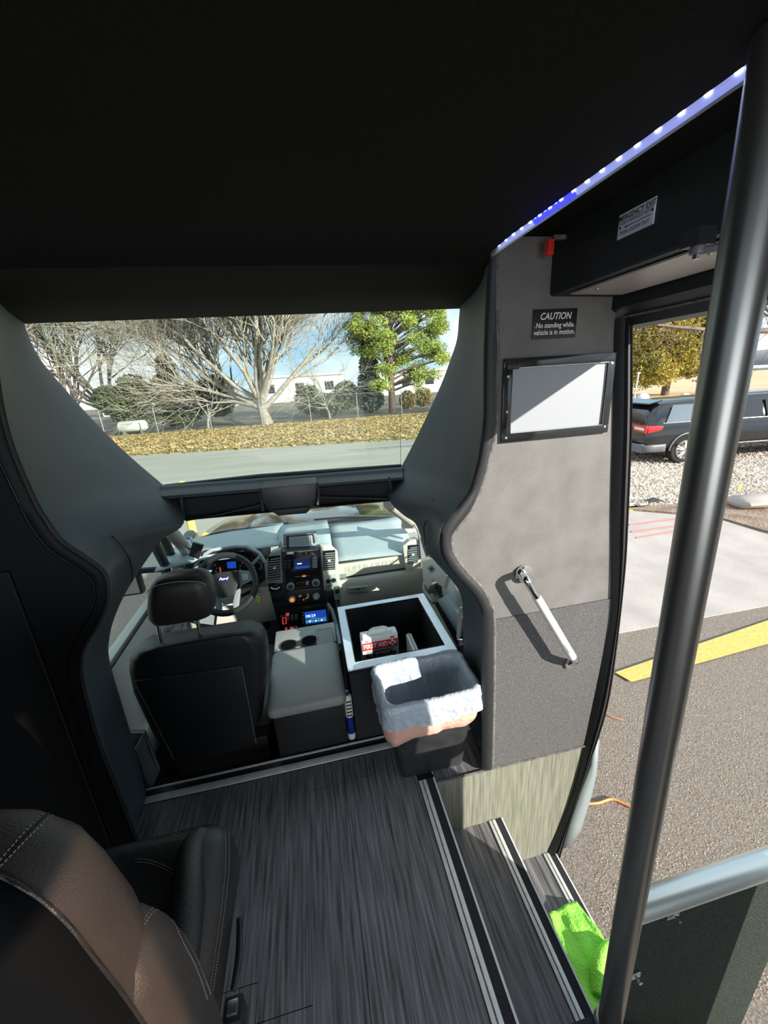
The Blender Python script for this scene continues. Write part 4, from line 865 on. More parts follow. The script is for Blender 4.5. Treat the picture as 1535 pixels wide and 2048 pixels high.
vent('vent', [(640, 1092), (659, 1091), (675, 1106), (681, 1178), (648, 1182)], 2.41, 645, 670, 1101, 1140, 8, 1, 'beige')
vent('vent', [(805, 1092), (818, 1082), (832, 1078), (840, 1082), (842, 1133), (812, 1142)], 2.42, 815, 835, 1090, 1127, 8, 1, 'beige')
vent('vent', [(344, 1140), (362, 1134), (378, 1145), (380, 1168), (346, 1172)], 2.44, 350, 372, 1142, 1162, 4, 1, 'dash_grey', tall=False)
# centre stack
cs = pp('centre_stack', [(561, 1104), (640, 1097), (650, 1182), (656, 1215), (672, 1255), (560, 1262), (548, 1220), (536, 1170), (566, 1166)], 2.415, .10, 'black_plastic', dash, bevel=.004)
rd = pp('radio', [(566, 1118), (578, 1104), (638, 1099), (644, 1168), (574, 1176)], 2.405, .02, 'gloss_black', dash, bevel=.004)
pp('radio_screen', [(587, 1119), (619, 1116), (621, 1136), (589, 1140)], 2.398, .006, 'screen_dark', rd); pp('screen_bar', [(590, 1134), (618, 1131), (618, 1135), (590, 1138)], 2.396, .003, 'screen_blue', rd); pp('screen_line', [(594, 1127), (603, 1126), (603, 1128), (594, 1129)], 2.396, .003, 'screen_text', rd)
for r_ in range(3):
    for c_ in range(2): a, b_ = 568 + c_ * 7, 1121 + r_ * 6.2; pp('button', [(a, b_), (a + 5.6, b_ - .5), (a + 5.8, b_ + 4.4), (a + .2, b_ + 5)], 2.397, .008, 'black_plastic', rd, bevel=.001)
for r_ in range(5): b_ = 1115 + r_ * 4.4; pp('button', [(624, b_), (634, b_ - .7), (634.4, b_ + 2.8), (624.4, b_ + 3.4)], 2.397, .008, 'dash_mid', rd, bevel=.001)
pp('sticker', [(573, 1105), (587, 1104), (587, 1108), (574, 1109)], 2.397, .003, 'white_plastic', rd); pp('hazard_switch', [(604, 1105), (620, 1103.5), (620, 1108), (604, 1110)], 2.397, .008, 'black_plastic', rd, bevel=.001); pp('hazard_mark', [(611, 1106), (613, 1106), (613, 1108), (611, 1108)], 2.395, .003, 'red_glow', rd)
pp('disc_slot', [(590, 1153), (617, 1150.5), (617, 1152), (590, 1154.6)], 2.396, .003, 'dust_edge', rd); pp('slot_light', [(604, 1151.5), (611, 1150.8), (611, 1153.4), (604, 1154)], 2.394, .003, 'amber', rd)
def knob(a, b_, r_, m, par, ring=None):
    c = P(a, b_, y=2.398); k_ = disc('knob', c, (0, -1, .1), r_, .022, m, par, 22, bevel=.003)
    disc('knob_cap', c + Vector((0, -.022, .002)), (0, -1, .1), r_ * .62, .003, 'black_plastic' if ring is None else ring, k_, 18)
knob(581, 1171, .026, 'dash_mid', rd); knob(631, 1164, .026, 'dash_mid', rd)
for i in range(6): a = 592 + i * 5; pp('button', [(a, 1165 - i * .5), (a + 4.4, 1164.6 - i * .5), (a + 4.6, 1172 - i * .5), (a + .2, 1172.6 - i * .5)], 2.397, .008, 'black_plastic' if i != 4 else 'dash_grey', rd, bevel=.001)
cc = pp('climate_panel', [(570, 1187), (582, 1181), (640, 1175), (648, 1182), (645, 1198), (634, 1204), (582, 1210), (573, 1204)], 2.40, .03, 'black_plastic', dash, bevel=.006)
knob(584, 1197, .024, 'dash_mid', cc, 'amber'); knob(632, 1191, .024, 'dash_mid', cc, 'dash_grey')
for i in range(6): a = 595 + i * 4.6; pp('button', [(a, 1190 - i * .5), (a + 4, 1189.6 - i * .5), (a + 4.2, 1199 - i * .5), (a + .2, 1199.4 - i * .5)], 2.394, .008, 'black_plastic' if i != 4 else 'dash_grey', cc, bevel=.001)
for a, b_ in ((597, 1192), (606, 1199), (611, 1196), (600, 1191)): pp('indicator', [(a, b_), (a + 2, b_), (a + 2, b_ + 1.8), (a, b_ + 1.8)], 2.390, .003, 'amber', cc)
for q_, nm in (([(536, 1167), (561, 1165), (563, 1181), (538, 1184)], 'headlamp_switch'), ([(542, 1196), (567, 1192), (568, 1202), (544, 1205)], 'outlet_switch')):
    pp(nm, q_, 2.408, .01, 'gloss_black', dash, bevel=.002)
tube('switch_grip', [P(541, 1175, y=2.40), P(546, 1178, y=2.395), P(554, 1178, y=2.395), P(559, 1174, y=2.40)], .005, 'alu', dash, 6)
so_ = pp('socket_panel', [(648, 1152), (672, 1149), (676, 1172), (650, 1176)], 2.402, .012, 'dash_grey', dash, bevel=.003)
for a, b_ in ((656, 1162), (667, 1160)): disc('socket', P(a, b_, y=2.401), (0, -1, 0), .017, .006, 'brass', so_, 16); disc('socket_hole', P(a, b_, y=2.394), (0, -1, 0), .010, .001, 'gloss_black', so_, 12)
# added control panel lower in the stack
ap = pp('accessory_panel', [(557, 1222), (606, 1215), (658, 1209), (668, 1250), (612, 1262), (562, 1272)], 2.36, .04, 'gloss_black', dash, bevel=.004)
AY = 2.355
pp('switch_panel', [(560, 1224), (599, 1219), (600, 1247), (562, 1252)], AY, .006, 'black_plastic', ap)
for i in range(3): a = 573 + i * 8; pp('rocker', [(a, 1232 - i), (a + 5, 1231.4 - i), (a + 5.4, 1241 - i), (a + .4, 1241.6 - i)], AY - .006, .008, 'dash_mid', ap, bevel=.001)
tube('red_outline', [P(a, b_, y=AY - .004) for a, b_ in ((565, 1236), (571.5, 1235), (572, 1247), (565.6, 1248))], .004, 'red_glow', ap, 5, closed=True)
pp('red_badge', [(571, 1227), (578, 1226), (578, 1232), (572, 1233)], AY - .004, .003, 'red_glow', ap)
text('panel_letters', 'COACH', 'white_ink', P(567, 1232, y=AY - .004), (1, 0, 0), (0, 0, 1), .014, ap)
pp('readout_panel', [(563, 1255), (600, 1249), (601, 1262), (565, 1268)], AY, .006, 'black_plastic', ap); pp('red_display', [(579, 1255), (587, 1254), (587, 1258), (580, 1259)], AY - .003, .003, 'red_glow', ap); pp('blue_display', [(568, 1262), (592, 1258), (592, 1261), (568, 1265)], AY - .003, .003, 'screen_blue', ap)
for a, b_ in ((572, 1257), (592, 1254)): disc('ring', P(a, b_, y=AY - .002), (0, -1, 0), .008, .003, 'white_ink' if a > 580 else 'red_glow', ap, 12)
nv = pp('navigation_unit', [(601, 1219), (662, 1210), (666, 1246), (604, 1256)], AY - .006, .02, 'gloss_black', dash, bevel=.003)
pp('display', [(608, 1225), (651, 1219), (654, 1243), (611, 1249)], AY - .009, .004, 'screen_blue', nv)
text('clock_digits', '08:29', 'screen_text', P(621, 1232, y=AY - .011), (1, 0, -.05), (0, 0, 1), .030, nv, bold=.01)
tube('graph_line', [P(a, b_, y=AY - .012) for a, b_ in ((612, 1243), (620, 1240), (628, 1236), (638, 1237), (652, 1235))], .0016, 'screen_green', nv, 4)
for i in range(7): a = 612 + i * 5.8; pp('icon', [(a, 1242.5 - i * .7), (a + 4, 1242 - i * .7), (a + 4, 1245 - i * .7), (a, 1245.5 - i * .7)], AY - .012, .002, 'screen_text' if i % 2 else 'screen_green', nv)
for s in (0, 1):
    for i in range(5): a = 604.5 + s * 50; b_ = 1225 + i * 5 - s * 6; pp('key', [(a, b_), (a + 2, b_), (a + 2, b_ + 1.6), (a, b_ + 1.6)], AY - .009, .003, 'white_ink', nv)
# ---- steering wheel
wc = P(451, 1168, y=2.20); tilt = math.radians(27); wn_ = Vector((0, -math.cos(tilt), math.sin(tilt))); wu = Vector((0, math.sin(tilt), math.cos(tilt))); wx = Vector((1, 0, 0))
sw = thing('steering_wheel', wc - wu * .18, 'black steering wheel in front of the instrument cluster', 'steering wheel')
def Wp(a, b_, d=0): return wc + wx * a + wu * b_ + wn_ * d
RW = .168
tube('rim', [Wp(RW * math.cos(2 * pi * i / 40), RW * math.sin(2 * pi * i / 40)) for i in range(40)], .019, 'black_plastic', sw, 10, closed=True)
prism('hub', [Wp(a, b_, -.005) for a, b_ in ((-.075, .062), (-.03, .070), (.05, .070), (.082, .06), (.080, .0), (.05, -.065), (.03, -.078), (-.025, -.078), (-.05, -.06), (-.075, .0))], wn_ * .035, 'black_plastic', sw, bevel=.006)
prism('spoke', [Wp(a, b_, -.012) for a, b_ in ((.078, .07), (.155, .055), (.155, -.0), (.095, -.02), (.078, -.04))], wn_ * .02, 'dash_mid', sw, bevel=.004)
prism('spoke', [Wp(a, b_, -.012) for a, b_ in ((-.078, .07), (-.155, .055), (-.155, -.0), (-.095, -.02), (-.078, -.04))], wn_ * .02, 'dash_mid', sw, bevel=.004)
prism('spoke', [Wp(a, b_, -.012) for a, b_ in ((.05, -.05), (.085, -.03), (.06, -.150), (.035, -.158), (.03, -.12))], wn_ * .018, 'dash_mid', sw, bevel=.004)
prism('spoke', [Wp(a, b_, -.012) for a, b_ in ((-.05, -.05), (-.085, -.03), (-.06, -.150), (-.035, -.158), (-.03, -.12))], wn_ * .018, 'dash_mid', sw, bevel=.004)
prism('lower_bar', [Wp(a, b_, -.010) for a, b_ in ((-.032, -.118), (.034, -.118), (.034, -.126), (-.032, -.126))], wn_ * .012, 'alu', sw)
prism('button_pad', [Wp(a, b_, .009) for a, b_ in ((.092, .045), (.130, .040), (.132, .008), (.096, .0))], wn_ * .004, 'dash_grey', sw, bevel=.002)
em = prism('emblem', [Wp(-.002 + .032 * math.cos(a), .030 + .013 * math.sin(a), .0305) for a in [i * 2 * pi / 28 for i in range(28)]], wn_ * .003, 'chrome', sw)
prism('emblem_field', [Wp(-.002 + .029 * math.cos(a), .030 + .0108 * math.sin(a), .0335) for a in [i * 2 * pi / 28 for i in range(28)]], wn_ * .001, 'blue_oval', em)
text('emblem_script', 'Ford', 'white_ink', Wp(-.003, .030, .0348), wx, wu, .022, em, shear=.35, bold=.015, sx=1.15)
tube('column', [wc - wn_ * .02, wc - wn_ * .30], .05, 'black_plastic', sw, 14)
tube('turn_stalk', [P(505, 1128, y=2.30), P(523, 1110, y=2.28)], .010, 'dash_mid', sw, 10)
tube('lower_stalk', [P(483, 1192, y=2.30), P(505, 1180, y=2.30)], .012, 'black_plastic', sw, 10)
kc = P(515, 1190, y=2.34); t = thing('key_fob', kc - Vector((0, 0, .05)), 'green and pink key tags hanging right of the steering wheel', 'keys')
prism('green_tag', [kc + Vector((.016 * math.cos(a), -.004, -.030 + .022 * math.sin(a))) for a in [i * 2 * pi / 16 for i in range(16)]], (0, .004, 0), 'green_fob', t); box('pink_tag', kc + Vector((-.004, .002, -.052)), kc + Vector((.024, .005, -.005)), 'pink_fob', t); tube('key_ring', [kc + Vector((.010 * math.cos(a), 0, .010 * math.sin(a))) for a in [i * 2 * pi / 12 for i in range(12)]], .0015, 'chrome', t, 5, closed=True)
# phone holder
c = P(391, 1101, y=2.36); t = thing('phone_holder', c - Vector((0, 0, .05)), 'black phone holder on a suction mount at the left dashboard corner', 'phone holder')
pp('cradle', [(385, 1085), (407, 1091), (397, 1119), (376, 1112)], 2.36, .02, 'black_plastic', t, bevel=.004); tube('mount_arm', [P(390, 1092, y=2.38), P(384, 1082, y=2.46), P(381, 1074, y=2.52)], .010, 'dash_grey', t, 8); disc('suction_cup', P(380, 1071, y=2.53), (0, -.6, 1), .036, .012, 'dash_mid', t, 18, bevel=.003)
for a, b_, a2, b2 in ((376, 1096, 382, 1100), (402, 1112, 406, 1106)): tube('clamp', [P(a, b_, y=2.35), P(a2, b2, y=2.35)], .006, 'black_plastic', t, 6)
tube('cable', [P(376, 1096, y=2.40), P(365, 1088, y=2.45), P(360, 1080, y=2.5)], .003, 'black_plastic', t, 5, sm=3)
# microphone with coiled cord
c = P(674, 1186, y=2.30); t = thing('radio_microphone', c, 'black hand microphone with coiled cord hanging right of the centre stack', 'microphone')
box('body', c + Vector((-.022, -.015, -.045)), c + Vector((.022, .015, .045)), 'dash_mid', t, bevel=.007); box('grille', c + Vector((-.014, -.018, .005)), c + Vector((.014, -.014, .035)), 'black_plastic', t, bevel=.002); box('clip', c + Vector((-.075, .0, -.03)), c + Vector((-.025, .03, .03)), 'black_plastic', t, bevel=.008)
pts = []; A0 = P(674, 1202, y=2.28); A1 = P(686, 1285, y=1.98)
for i in range(180):
    f_ = i / 179; p = A0.lerp(A1, f_) + Vector((0, 0, -.03 * math.sin(pi * f_))); an = i * .95; pts.append(p + Vector((math.cos(an) * .011, math.sin(an) * .011 * .6, math.sin(an) * .006)))
tube('coiled_cord', pts, .0026, 'black_plastic', t, 5)
# pedals
for nm, q_, l in (('brake_pedal', [(468, 1250), (496, 1247), (502, 1258), (470, 1263)], 'wide brake pedal on the dark cab floor under the steering wheel'), ('accelerator_pedal', [(527, 1245), (540, 1243), (542, 1258), (526, 1260)], 'narrow accelerator pedal right of the brake pedal')):
    t = thing(nm, P(q_[2][0], q_[2][1] + 4, y=2.62), l, 'pedal'); pp('pad', q_, 2.62, .02, 'rubber', t, bevel=.003); tube('arm', [P(q_[0][0] + 8, q_[0][1] + 4, y=2.64), P(q_[0][0] + 9, q_[0][1] - 24, y=2.72)], .008, 'steel', t, 6)
# ---- windshield and hood
st(obj('window_2', [P(350, 1100, y=2.96), P(600, 1049, y=3.0), P(815, 1033, y=2.96), P(800, 985, y=1.92), P(560, 1000, y=1.92), P(340, 1020, y=1.92)], [(0, 1, 4, 5), (1, 2, 3, 4)], 'glass'))
hood = thing('hood', (-.12, 3.7, .3), 'glossy dark hood of the vehicle beyond the windshield', 'hood')
rows = []
for i in range(12):
    u = i / 11; y_ = 3.0 + u * 1.45; r_ = []
    for j in range(17):
        v = j / 16 * 2 - 1; x_ = -.12 + v * (.88 - .10 * u); z_ = P(600, 1050, y=3.0).z - .02 - .10 * u - .12 * u * u - .05 * abs(v) ** 3 + .02 * math.exp(-((abs(v) - .5) / .12) ** 2)
        r_.append(Vector((x_, y_, z_)))
    rows.append(r_)
loft('panel', rows, 'car_black', hood, solid=.01, angle=180)
for s in (-1, 1): tube('wiper', [Vector((-.12 + s * .1, 3.0, rows[0][8].z + .05)), Vector((-.12 + s * .3, 2.99, rows[0][8].z + .045)), Vector((-.12 + s * .62, 2.98, rows[0][8].z + .01))], .008, 'black_plastic', hood, 6)
# ================================================================== CENTRE CONSOLE
t = thing('centre_console', (-.14, 1.7, CZ), 'grey padded centre console with cup holders between driver seat and storage box', 'console')
zt_ = .30; x0, x1 = -.312, .032
box('base', (x0 + .012, 1.435, CZ), (x1 - .012, 2.02, zt_ - .055), 'black_plastic', t, bevel=.02)
yS = P(610, 1308, z=zt_).y
def rrect(x0, x1, y0, y1, r_, z, n_=5):
    out = []
    for cx_, cy_, a0 in ((x1 - r_, y1 - r_, 0), (x0 + r_, y1 - r_, 90), (x0 + r_, y0 + r_, 180), (x1 - r_, y0 + r_, 270)):
        for i in range(n_ + 1): a = math.radians(a0 + 90 * i / n_); out.append(Vector((cx_ + r_ * math.cos(a), cy_ + r_ * math.sin(a), z)))
    return out
def cushion(name, x0, x1, y0, y1, z0, z1, r_, m, par, crown=.0, **k):
    rows = []
    for ins, z in ((.006, z0), (0, z0 + .008), (0, z1 - .02), (.006, z1 - .008), (.018, z1 - .001), (.04, z1 + crown * .5), (.10, z1 + crown)):
        rows.append(rrect(x0 + ins, x1 - ins, y0 + ins, y1 - ins, max(.004, r_ - ins * .3), z))
    return loft(name, rows, m, par, closed=True, caps=True, angle=60, **k)
yl = 1.405; yk = P(600, 1292, z=zt_).y
cushion('lid', x0, x1, yl, yk, zt_ - .055, zt_, .03, 'console_vinyl', t, .002)
box('cup_tray', (x0 + .004, yk + .004, zt_ - .055), (x1 - .004, 2.01, zt_ - .012), 'console_vinyl', t, bevel=.012)
for a, b_ in ((577, 1291), (618, 1282)):
    c = P(a, b_, z=zt_ - .010); disc('cup_holder', c, (0, 0, 1), .048, .003, 'rubber', t, 24); disc('cup_well_disc', c + Vector((0, 0, .003)), (0, 0, 1), .040, .001, 'well_shade', t, 24)  # flush dark disc, the shade of a deep well put into its colour
cA_ = P(577, 1291, z=zt_ - .008); cB_ = P(618, 1282, z=zt_ - .008); box('holder_bridge', (cA_.x, cA_.y - .018, zt_ - .012), (cB_.x, cB_.y + .018, zt_ - .0072), 'black_plastic', t)
c = P(650, 1278, z=zt_ - .012); box('tray_recess', c + Vector((-.045, -.09, -.002)), c + Vector((.042, .09, .0025)), 'dash_mid', t); tube('tray_rim', [c + Vector(v) for v in ((-.045, -.09, .003), (.042, -.09, .003), (.042, .09, .003), (-.045, .09, .003))], .004, 'console_vinyl', t, 5, closed=True)
# dark cab tower joining console to dash
t = thing('floor_console', (-.13, 2.2, CZ), 'dark lower console body beneath the radio and navigation units', 'console')
prism('body', [(-.32, 2.03, CZ), (-.32, 2.40, CZ), (-.32, 2.40, .05), (-.32, 2.33, .05), (-.32, 2.05, .05)], (.37, 0, 0), 'black_plastic', t, bevel=.008)
tube('side_trim', [P(655, 1208, y=2.36), P(664, 1222, y=2.34), P(672, 1250, y=2.30), P(680, 1290, y=2.02)], .012, 'dash_grey', t, 8)
# ================================================================== STORAGE BOX WITH FIRST AID KIT
bx0, bx1, by0, by1, bz = .062, .552, 1.435, 1.945, .41
t = thing('storage_box', ((bx0 + bx1) / 2, (by0 + by1) / 2, CZ), 'open black carpeted storage box with silver rim where a passenger seat would be', 'box')
tk = .015
for nm, a, b_ in (('side_panel', (bx0, by0, CZ), (bx0 + tk, by1, bz - .004)), ('side_panel', (bx1 - tk, by0, CZ), (bx1, by1, bz - .004)), ('front_panel', (bx0 + tk, by0, CZ), (bx1 - tk, by0 + tk, bz - .004)), ('back_panel', (bx0 + tk, by1 - tk, CZ), (bx1 - tk, by1, bz - .004)), ('bottom_panel', (bx0 + tk, by0 + tk, CZ), (bx1 - tk, by1 - tk, .12))):
    box(nm, a, b_, 'box_carpet', t)
rw = .036
for nm, a, b_ in (('silver_rim', (bx0 - .008, by0 - .012, bz - .004), (bx1 + .008, by0 + rw, bz + .002)), ('silver_rim', (bx0 - .008, by1 - .028, bz - .004), (bx1 + .008, by1 + .008, bz + .002)), ('silver_rim', (bx0 - .008, by0 + rw, bz - .004), (bx0 + .030, by1 - .028, bz + .002)), ('silver_rim', (bx1 - .034, by0 + rw, bz - .004), (bx1 + .008, by1 - .028, bz + .002))):
    box(nm, a, b_, 'silver_trim', t)
tube('rim_edge', [(bx0 - .008, by1, bz - .010), (bx0 - .008, by0 - .012, bz - .010), (bx1 + .008, by0 - .012, bz - .010), (bx1 + .008, by1, bz - .010)], .006, 'black_plastic', t, 6)
tube('inner_lip', [(bx0 + .032, by1 - .03, bz), (bx0 + .032, by0 + rw, bz), (bx1 - .036, by0 + rw, bz), (bx1 - .036, by1 - .03, bz)], .004, 'gloss_black', t, 6, closed=True)
# first aid kit
ky = 1.56; q = [P(a, b_, y=ky) for a, b_ in ((722, 1278), (797, 1265), (797, 1322), (726, 1332))]
kx0, kx1 = (q[0].x + q[3].x) / 2, (q[1].x + q[2].x) / 2; kz1 = (q[0].z + q[1].z) / 2; kz0 = .12
t = thing('first_aid_kit', ((kx0 + kx1) / 2, ky, kz0), 'white first aid case with red band standing in the open storage box', 'first aid kit')
box('case', (kx0, ky, kz0), (kx1, ky + .06, kz1), 'white_plastic', t, bevel=.010)
tube('handle', [(kx0 + .045, ky + .03, kz1 - .005), (kx0 + .05, ky + .03, kz1 + .018), (kx0 + .065, ky + .03, kz1 + .024), (kx1 - .065, ky + .03, kz1 + .024), (kx1 - .05, ky + .03, kz1 + .018), (kx1 - .045, ky + .03, kz1 - .005)], .007, 'white_plastic', t, 8)
for s in (kx0 + .02, kx1 - .02): box('latch', (s - .012, ky - .004, kz1 - .012), (s + .012, ky + .03, kz1 + .006), 'white_plastic', t, bevel=.002)
W_ = kx1 - kx0; bt = kz1 - .028; bb = bt - .042
box('red_band', (kx0 + .006, ky - .0015, bb), (kx1 - .004, ky, bt), 'red_ink', t); xm = (kx0 + kx1) / 2
text('lettering', 'FIRST AID', 'white_ink', (xm - .023, ky - .002, (bb + bt) / 2), (1, 0, 0), (0, 0, 1), .034, t, bold=.022, sx=.80)
xc = kx1 - .030; zc = (bb + bt) / 2 + .002
for a, b_ in ((.017, .005), (.005, .017)): box('cross', (xc - a, ky - .0025, zc - b_), (xc + a, ky - .001, zc + b_), 'white_ink', t)
text('small_print', '321', 'dark_ink', (kx0 + .028, ky - .001, bt + .009), (1, 0, 0), (0, 0, 1), .013, t, bold=.02); box('maker_mark', (kx1 - .04, ky - .001, bt + .006), (kx1 - .018, ky, bt + .014), 'red_ink', t)
for i in range(3): box('print_line', (kx0 + .02, ky - .001, bb - .010 - i * .004), (kx1 - .02 - i * .015, ky, bb - .0085 - i * .004), 'dark_ink', t)
rr = random.Random(2)
for i in range(9): a = kx0 + .018 + i * W_ * .092; box('pictogram', (a, ky - .001, bb - .045), (a + rr.uniform(.008, .014), ky, bb - .045 + rr.uniform(.010, .024)), 'dark_ink', t)
q = P(868, 1290, z=.30)
t = thing('white_binder', (q.x, q.y, .12), 'narrow white case standing at the right side of the storage box', 'case')
box('case', (.405, 1.56, .12), (.435, 1.79, .275), 'white_plastic', t, bevel=.004); box('seam', (.418, 1.555, .13), (.422, 1.795, .277), 'dash_mid', t)
t = thing('red_case', (.29, 1.60, .12), 'small red item at the bottom of the storage box right of the first aid case', 'case')
box('body', (.26, 1.53, .12), (.33, 1.62, .155), 'red_ink', t, bevel=.006); box('cap', (.285, 1.522, .13), (.305, 1.53, .145), 'black_plastic', t)
# bottle between console and box
c = P(702, 1440, y=1.44); t = thing('spray_bottle', (c.x, 1.47, CZ), 'slim bottle with blue and white label wedged between console and storage box', 'bottle')
c = Vector((c.x - .004, 1.462, 0)); z0 = P(703, 1470, y=1.44).z; z1 = P(699, 1395, y=1.44).z
tube('body', [Vector((c.x, c.y, z)) for z in (CZ, CZ + .01, z0 - .05, z1 - .01, z1)], [.015, .018, .018, .018, .01], 'white_plastic', t, 14); tube('label_band', [Vector((c.x, c.y, z)) for z in (z0, z0 + (z1 - z0) * .45)], .0185, 'blue_oval', t, 14); tube('cap', [Vector((c.x, c.y, z1)), Vector((c.x, c.y, z1 + .02))], .009, 'blue_oval', t, 10)
for i in range(5): box('print_line', (c.x - .012, c.y - .0195, z0 + (z1 - z0) * (.5 + i * .09)), (c.x + .012, c.y - .0178, z0 + (z1 - z0) * (.53 + i * .09)), 'dark_ink', t)
# ================================================================== TRASH CAN
t = thing('trash_can', (.36, 1.26, 0), 'black plastic trash can with a plastic liner standing beside the partition', 'trash can')
zr = .425
bt_ = rrect(.222, .500, 1.195, 1.315, .025, .0); tp_ = rrect(.168, .536, 1.140, 1.372, .04, zr)
rows = []
for i in range(11):
    f_ = i / 10; rows.append([a.lerp(b_, f_) for a, b_ in zip(bt_, tp_)])
rows = [[p.lerp(Vector((.36, 1.25, 0)), .06) + Vector((0, 0, .0)) for p in rows[0]]] + rows
inn = [[p.lerp(Vector((.355, 1.256, p.z)), .03) for p in r_] for r_ in reversed(rows[2:])]
loft('body', rows + inn, 'can_black', t, closed=True, caps=True, angle=60)
def ring(x0, x1, y0, y1, z, r_, amp, seed, zamp=0, n_=16):
    base = rrect(x0, x1, y0, y1, r_, z, n_); dens = []
    for a, b_ in zip(base, base[1:] + base[:1]):
        k_ = max(1, int((b_ - a).length / .012))
        for i in range(k_): dens.append(a.lerp(b_, i / k_))
    return resamp(dens + [dens[0]], 161)[:-1]
cxy = Vector((.352, 1.256, 0)); LR = []
for (gx, gz, amp, fr) in ((-.060, .16, .016, 30), (-.045, .26, .022, 36), (-.030, .32, .018, 40), (-.020, .37, .009, 40), (-.013, .41, .004, 34), (-.010, .442, .003, 34), (.002, .456, .004, 36), (.016, .450, .006, 40), (.021, .425, .010, 44), (.019, .40, .010, 40), (.022, .375, .012, 36), (.023, .352, .009, 36)):
    rg = ring(.168 - gx, .536 + gx, 1.140 - gx, 1.372 + gx, gz, .045, 0, 0)
    rr_ = []
    for p in rg:
        d = (p - Vector((cxy.x, cxy.y, p.z))).normalized(); nn_ = noise.noise(Vector((p.x * fr, p.y * fr, gz * 9)))
        sag = .012 * noise.noise(Vector((p.x * 7, p.y * 7, 3))) if gz > .3 else 0
        rr_.append(p + d * (amp * nn_) + Vector((0, 0, sag * (1.6 if gx > .01 else .5))))
    LR.append(rr_)
rows = [[cxy + Vector((0, 0, .15)) + (p - cxy - Vector((0, 0, p.z))) * .5 for p in LR[0]]] + LR
loft('liner', rows, 'liner', t, closed=True, caps=False, angle=180, label='crumpled translucent plastic liner folded over the rim')
PR = []
for gx, gz in ((.012, .40), (.016, .36), (.015, .315), (.010, .285), (.006, .283)):
    rg = ring(.168 - gx, .530 + gx, 1.140 - gx, 1.372 + gx, gz, .045, 0, 0)
    PR.append([p + Vector((0, 0, -.02 * (.5 - (p.x - .17) / .36) + .022 * noise.noise(Vector((p.x * 8, p.y * 8, 7))))) + (p - Vector((cxy.x, cxy.y, p.z))).normalized() * (.008 * noise.noise(Vector((p.x * 25, p.y * 25, gz * 8)))) for p in rg])
loft('drawstring_band', PR, 'liner_pink', t, closed=True, angle=180, label='pink lower band of the liner')
# ================================================================== DRIVER SEAT
t = thing('driver_seat', (-.56, 1.7, CZ), 'black leather driver seat seen from behind with headrest on two chrome posts', 'seat')
BY = 1.47
def rr_section(xl, xr, y0, y1, r_, z, dy=0):
    return [p + Vector((0, dy, 0)) for p in rrect(xl, xr, y0, y1, r_, z, 6)]
bk = []
def zc_(px, py, Y=BY): return P(px, py, y=Y)
for px0, px1, py, th_ in ((330, 500, 1512, .10), (300, 526, 1470, .13), (275, 533, 1420, .15), (252, 538, 1370, .15), (243, 533, 1328, .15), (245, 524, 1306, .13), (262, 508, 1291, .10), (300, 475, 1284, .06)):
    a, b_ = zc_(px0, py + 4), zc_(px1, py - 4); z = zc_((px0 + px1) / 2, py).z
    bk.append(rr_section(a.x, b_.x, BY, BY + th_ + .03, min(.05, th_ * .45), z, (z) * .0))
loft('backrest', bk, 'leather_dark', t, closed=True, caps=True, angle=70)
bpz = [zc_(a, b_, BY - .004) for a, b_ in ((268, 1362), (483, 1333), (512, 1486), (348, 1518))]
prism('back_panel', bpz, (0, .01, 0), 'leather_dark', t, bevel=.003)
tube('seam', [p + Vector((0, -.002, 0)) for p in [bpz[3], bpz[0], bpz[1], bpz[2]]], .0025, 'dust_edge', t, 5)
box('cushion', (-.83, 1.60, .02), (-.33, 2.10, .16), 'leather', t, bevel=.04)
box('seat_base', (-.80, 1.55, CZ), (-.36, 2.0, .02), 'black_plastic', t, bevel=.01)
c = P(345, 1545, z=CZ); box('floor_bracket', (c.x - .04, 1.45, CZ), (c.x + .05, 1.56, CZ + .03), 'rubber', t, bevel=.006)
hs = []; HY = 1.455
for px0, px1, py, th_ in ((315, 404, 1256, .06), (294, 420, 1250, .10), (285, 426, 1238, .12), (283, 426, 1215, .13), (285, 422, 1190, .13), (290, 414, 1174, .12), (300, 400, 1165, .09), (320, 385, 1160, .05)):
    a, b_ = P(px0, py + 3, y=HY), P(px1, py - 3, y=HY); z = P((px0 + px1) / 2, py, y=HY).z
    hs.append(rr_section(a.x, b_.x, HY + (.13 - th_) / 2, HY + (.13 + th_) / 2, th_ * .42, z))
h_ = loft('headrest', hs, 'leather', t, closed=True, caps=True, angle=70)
tube('stitching', [P(a, b_, y=HY - .001) for a, b_ in ((294, 1186), (304, 1175), (330, 1167), (365, 1163), (398, 1164), (412, 1170))], .0016, 'stitch', h_, 4, sm=3)
for a, b_, a2, b2 in ((318, 1258, 323, 1288), (396, 1248, 402, 1276)):
    p0 = P(a, b_, y=1.52); p1 = P(a2, b2, y=1.52); tube('headrest_post', [p0 + Vector((0, 0, .03)), p1], .008, 'chrome', t, 10); box('post_collar', p1 + Vector((-.022, -.02, -.006)), p1 + Vector((.022, .02, .006)), 'dash_mid', t, bevel=.003)
# ================================================================== PASSENGER CAPTAIN SEAT, bottom left
t = thing('captain_seat', (-.56, .62, 0), 'dark leather captain seat in the near left corner with pale double stitching', 'seat')
RX = -.300
def sg(xr, y0, y1, z, r_, xl=-.86): return rrect(xl, xr, y0, y1, r_, z, 7)
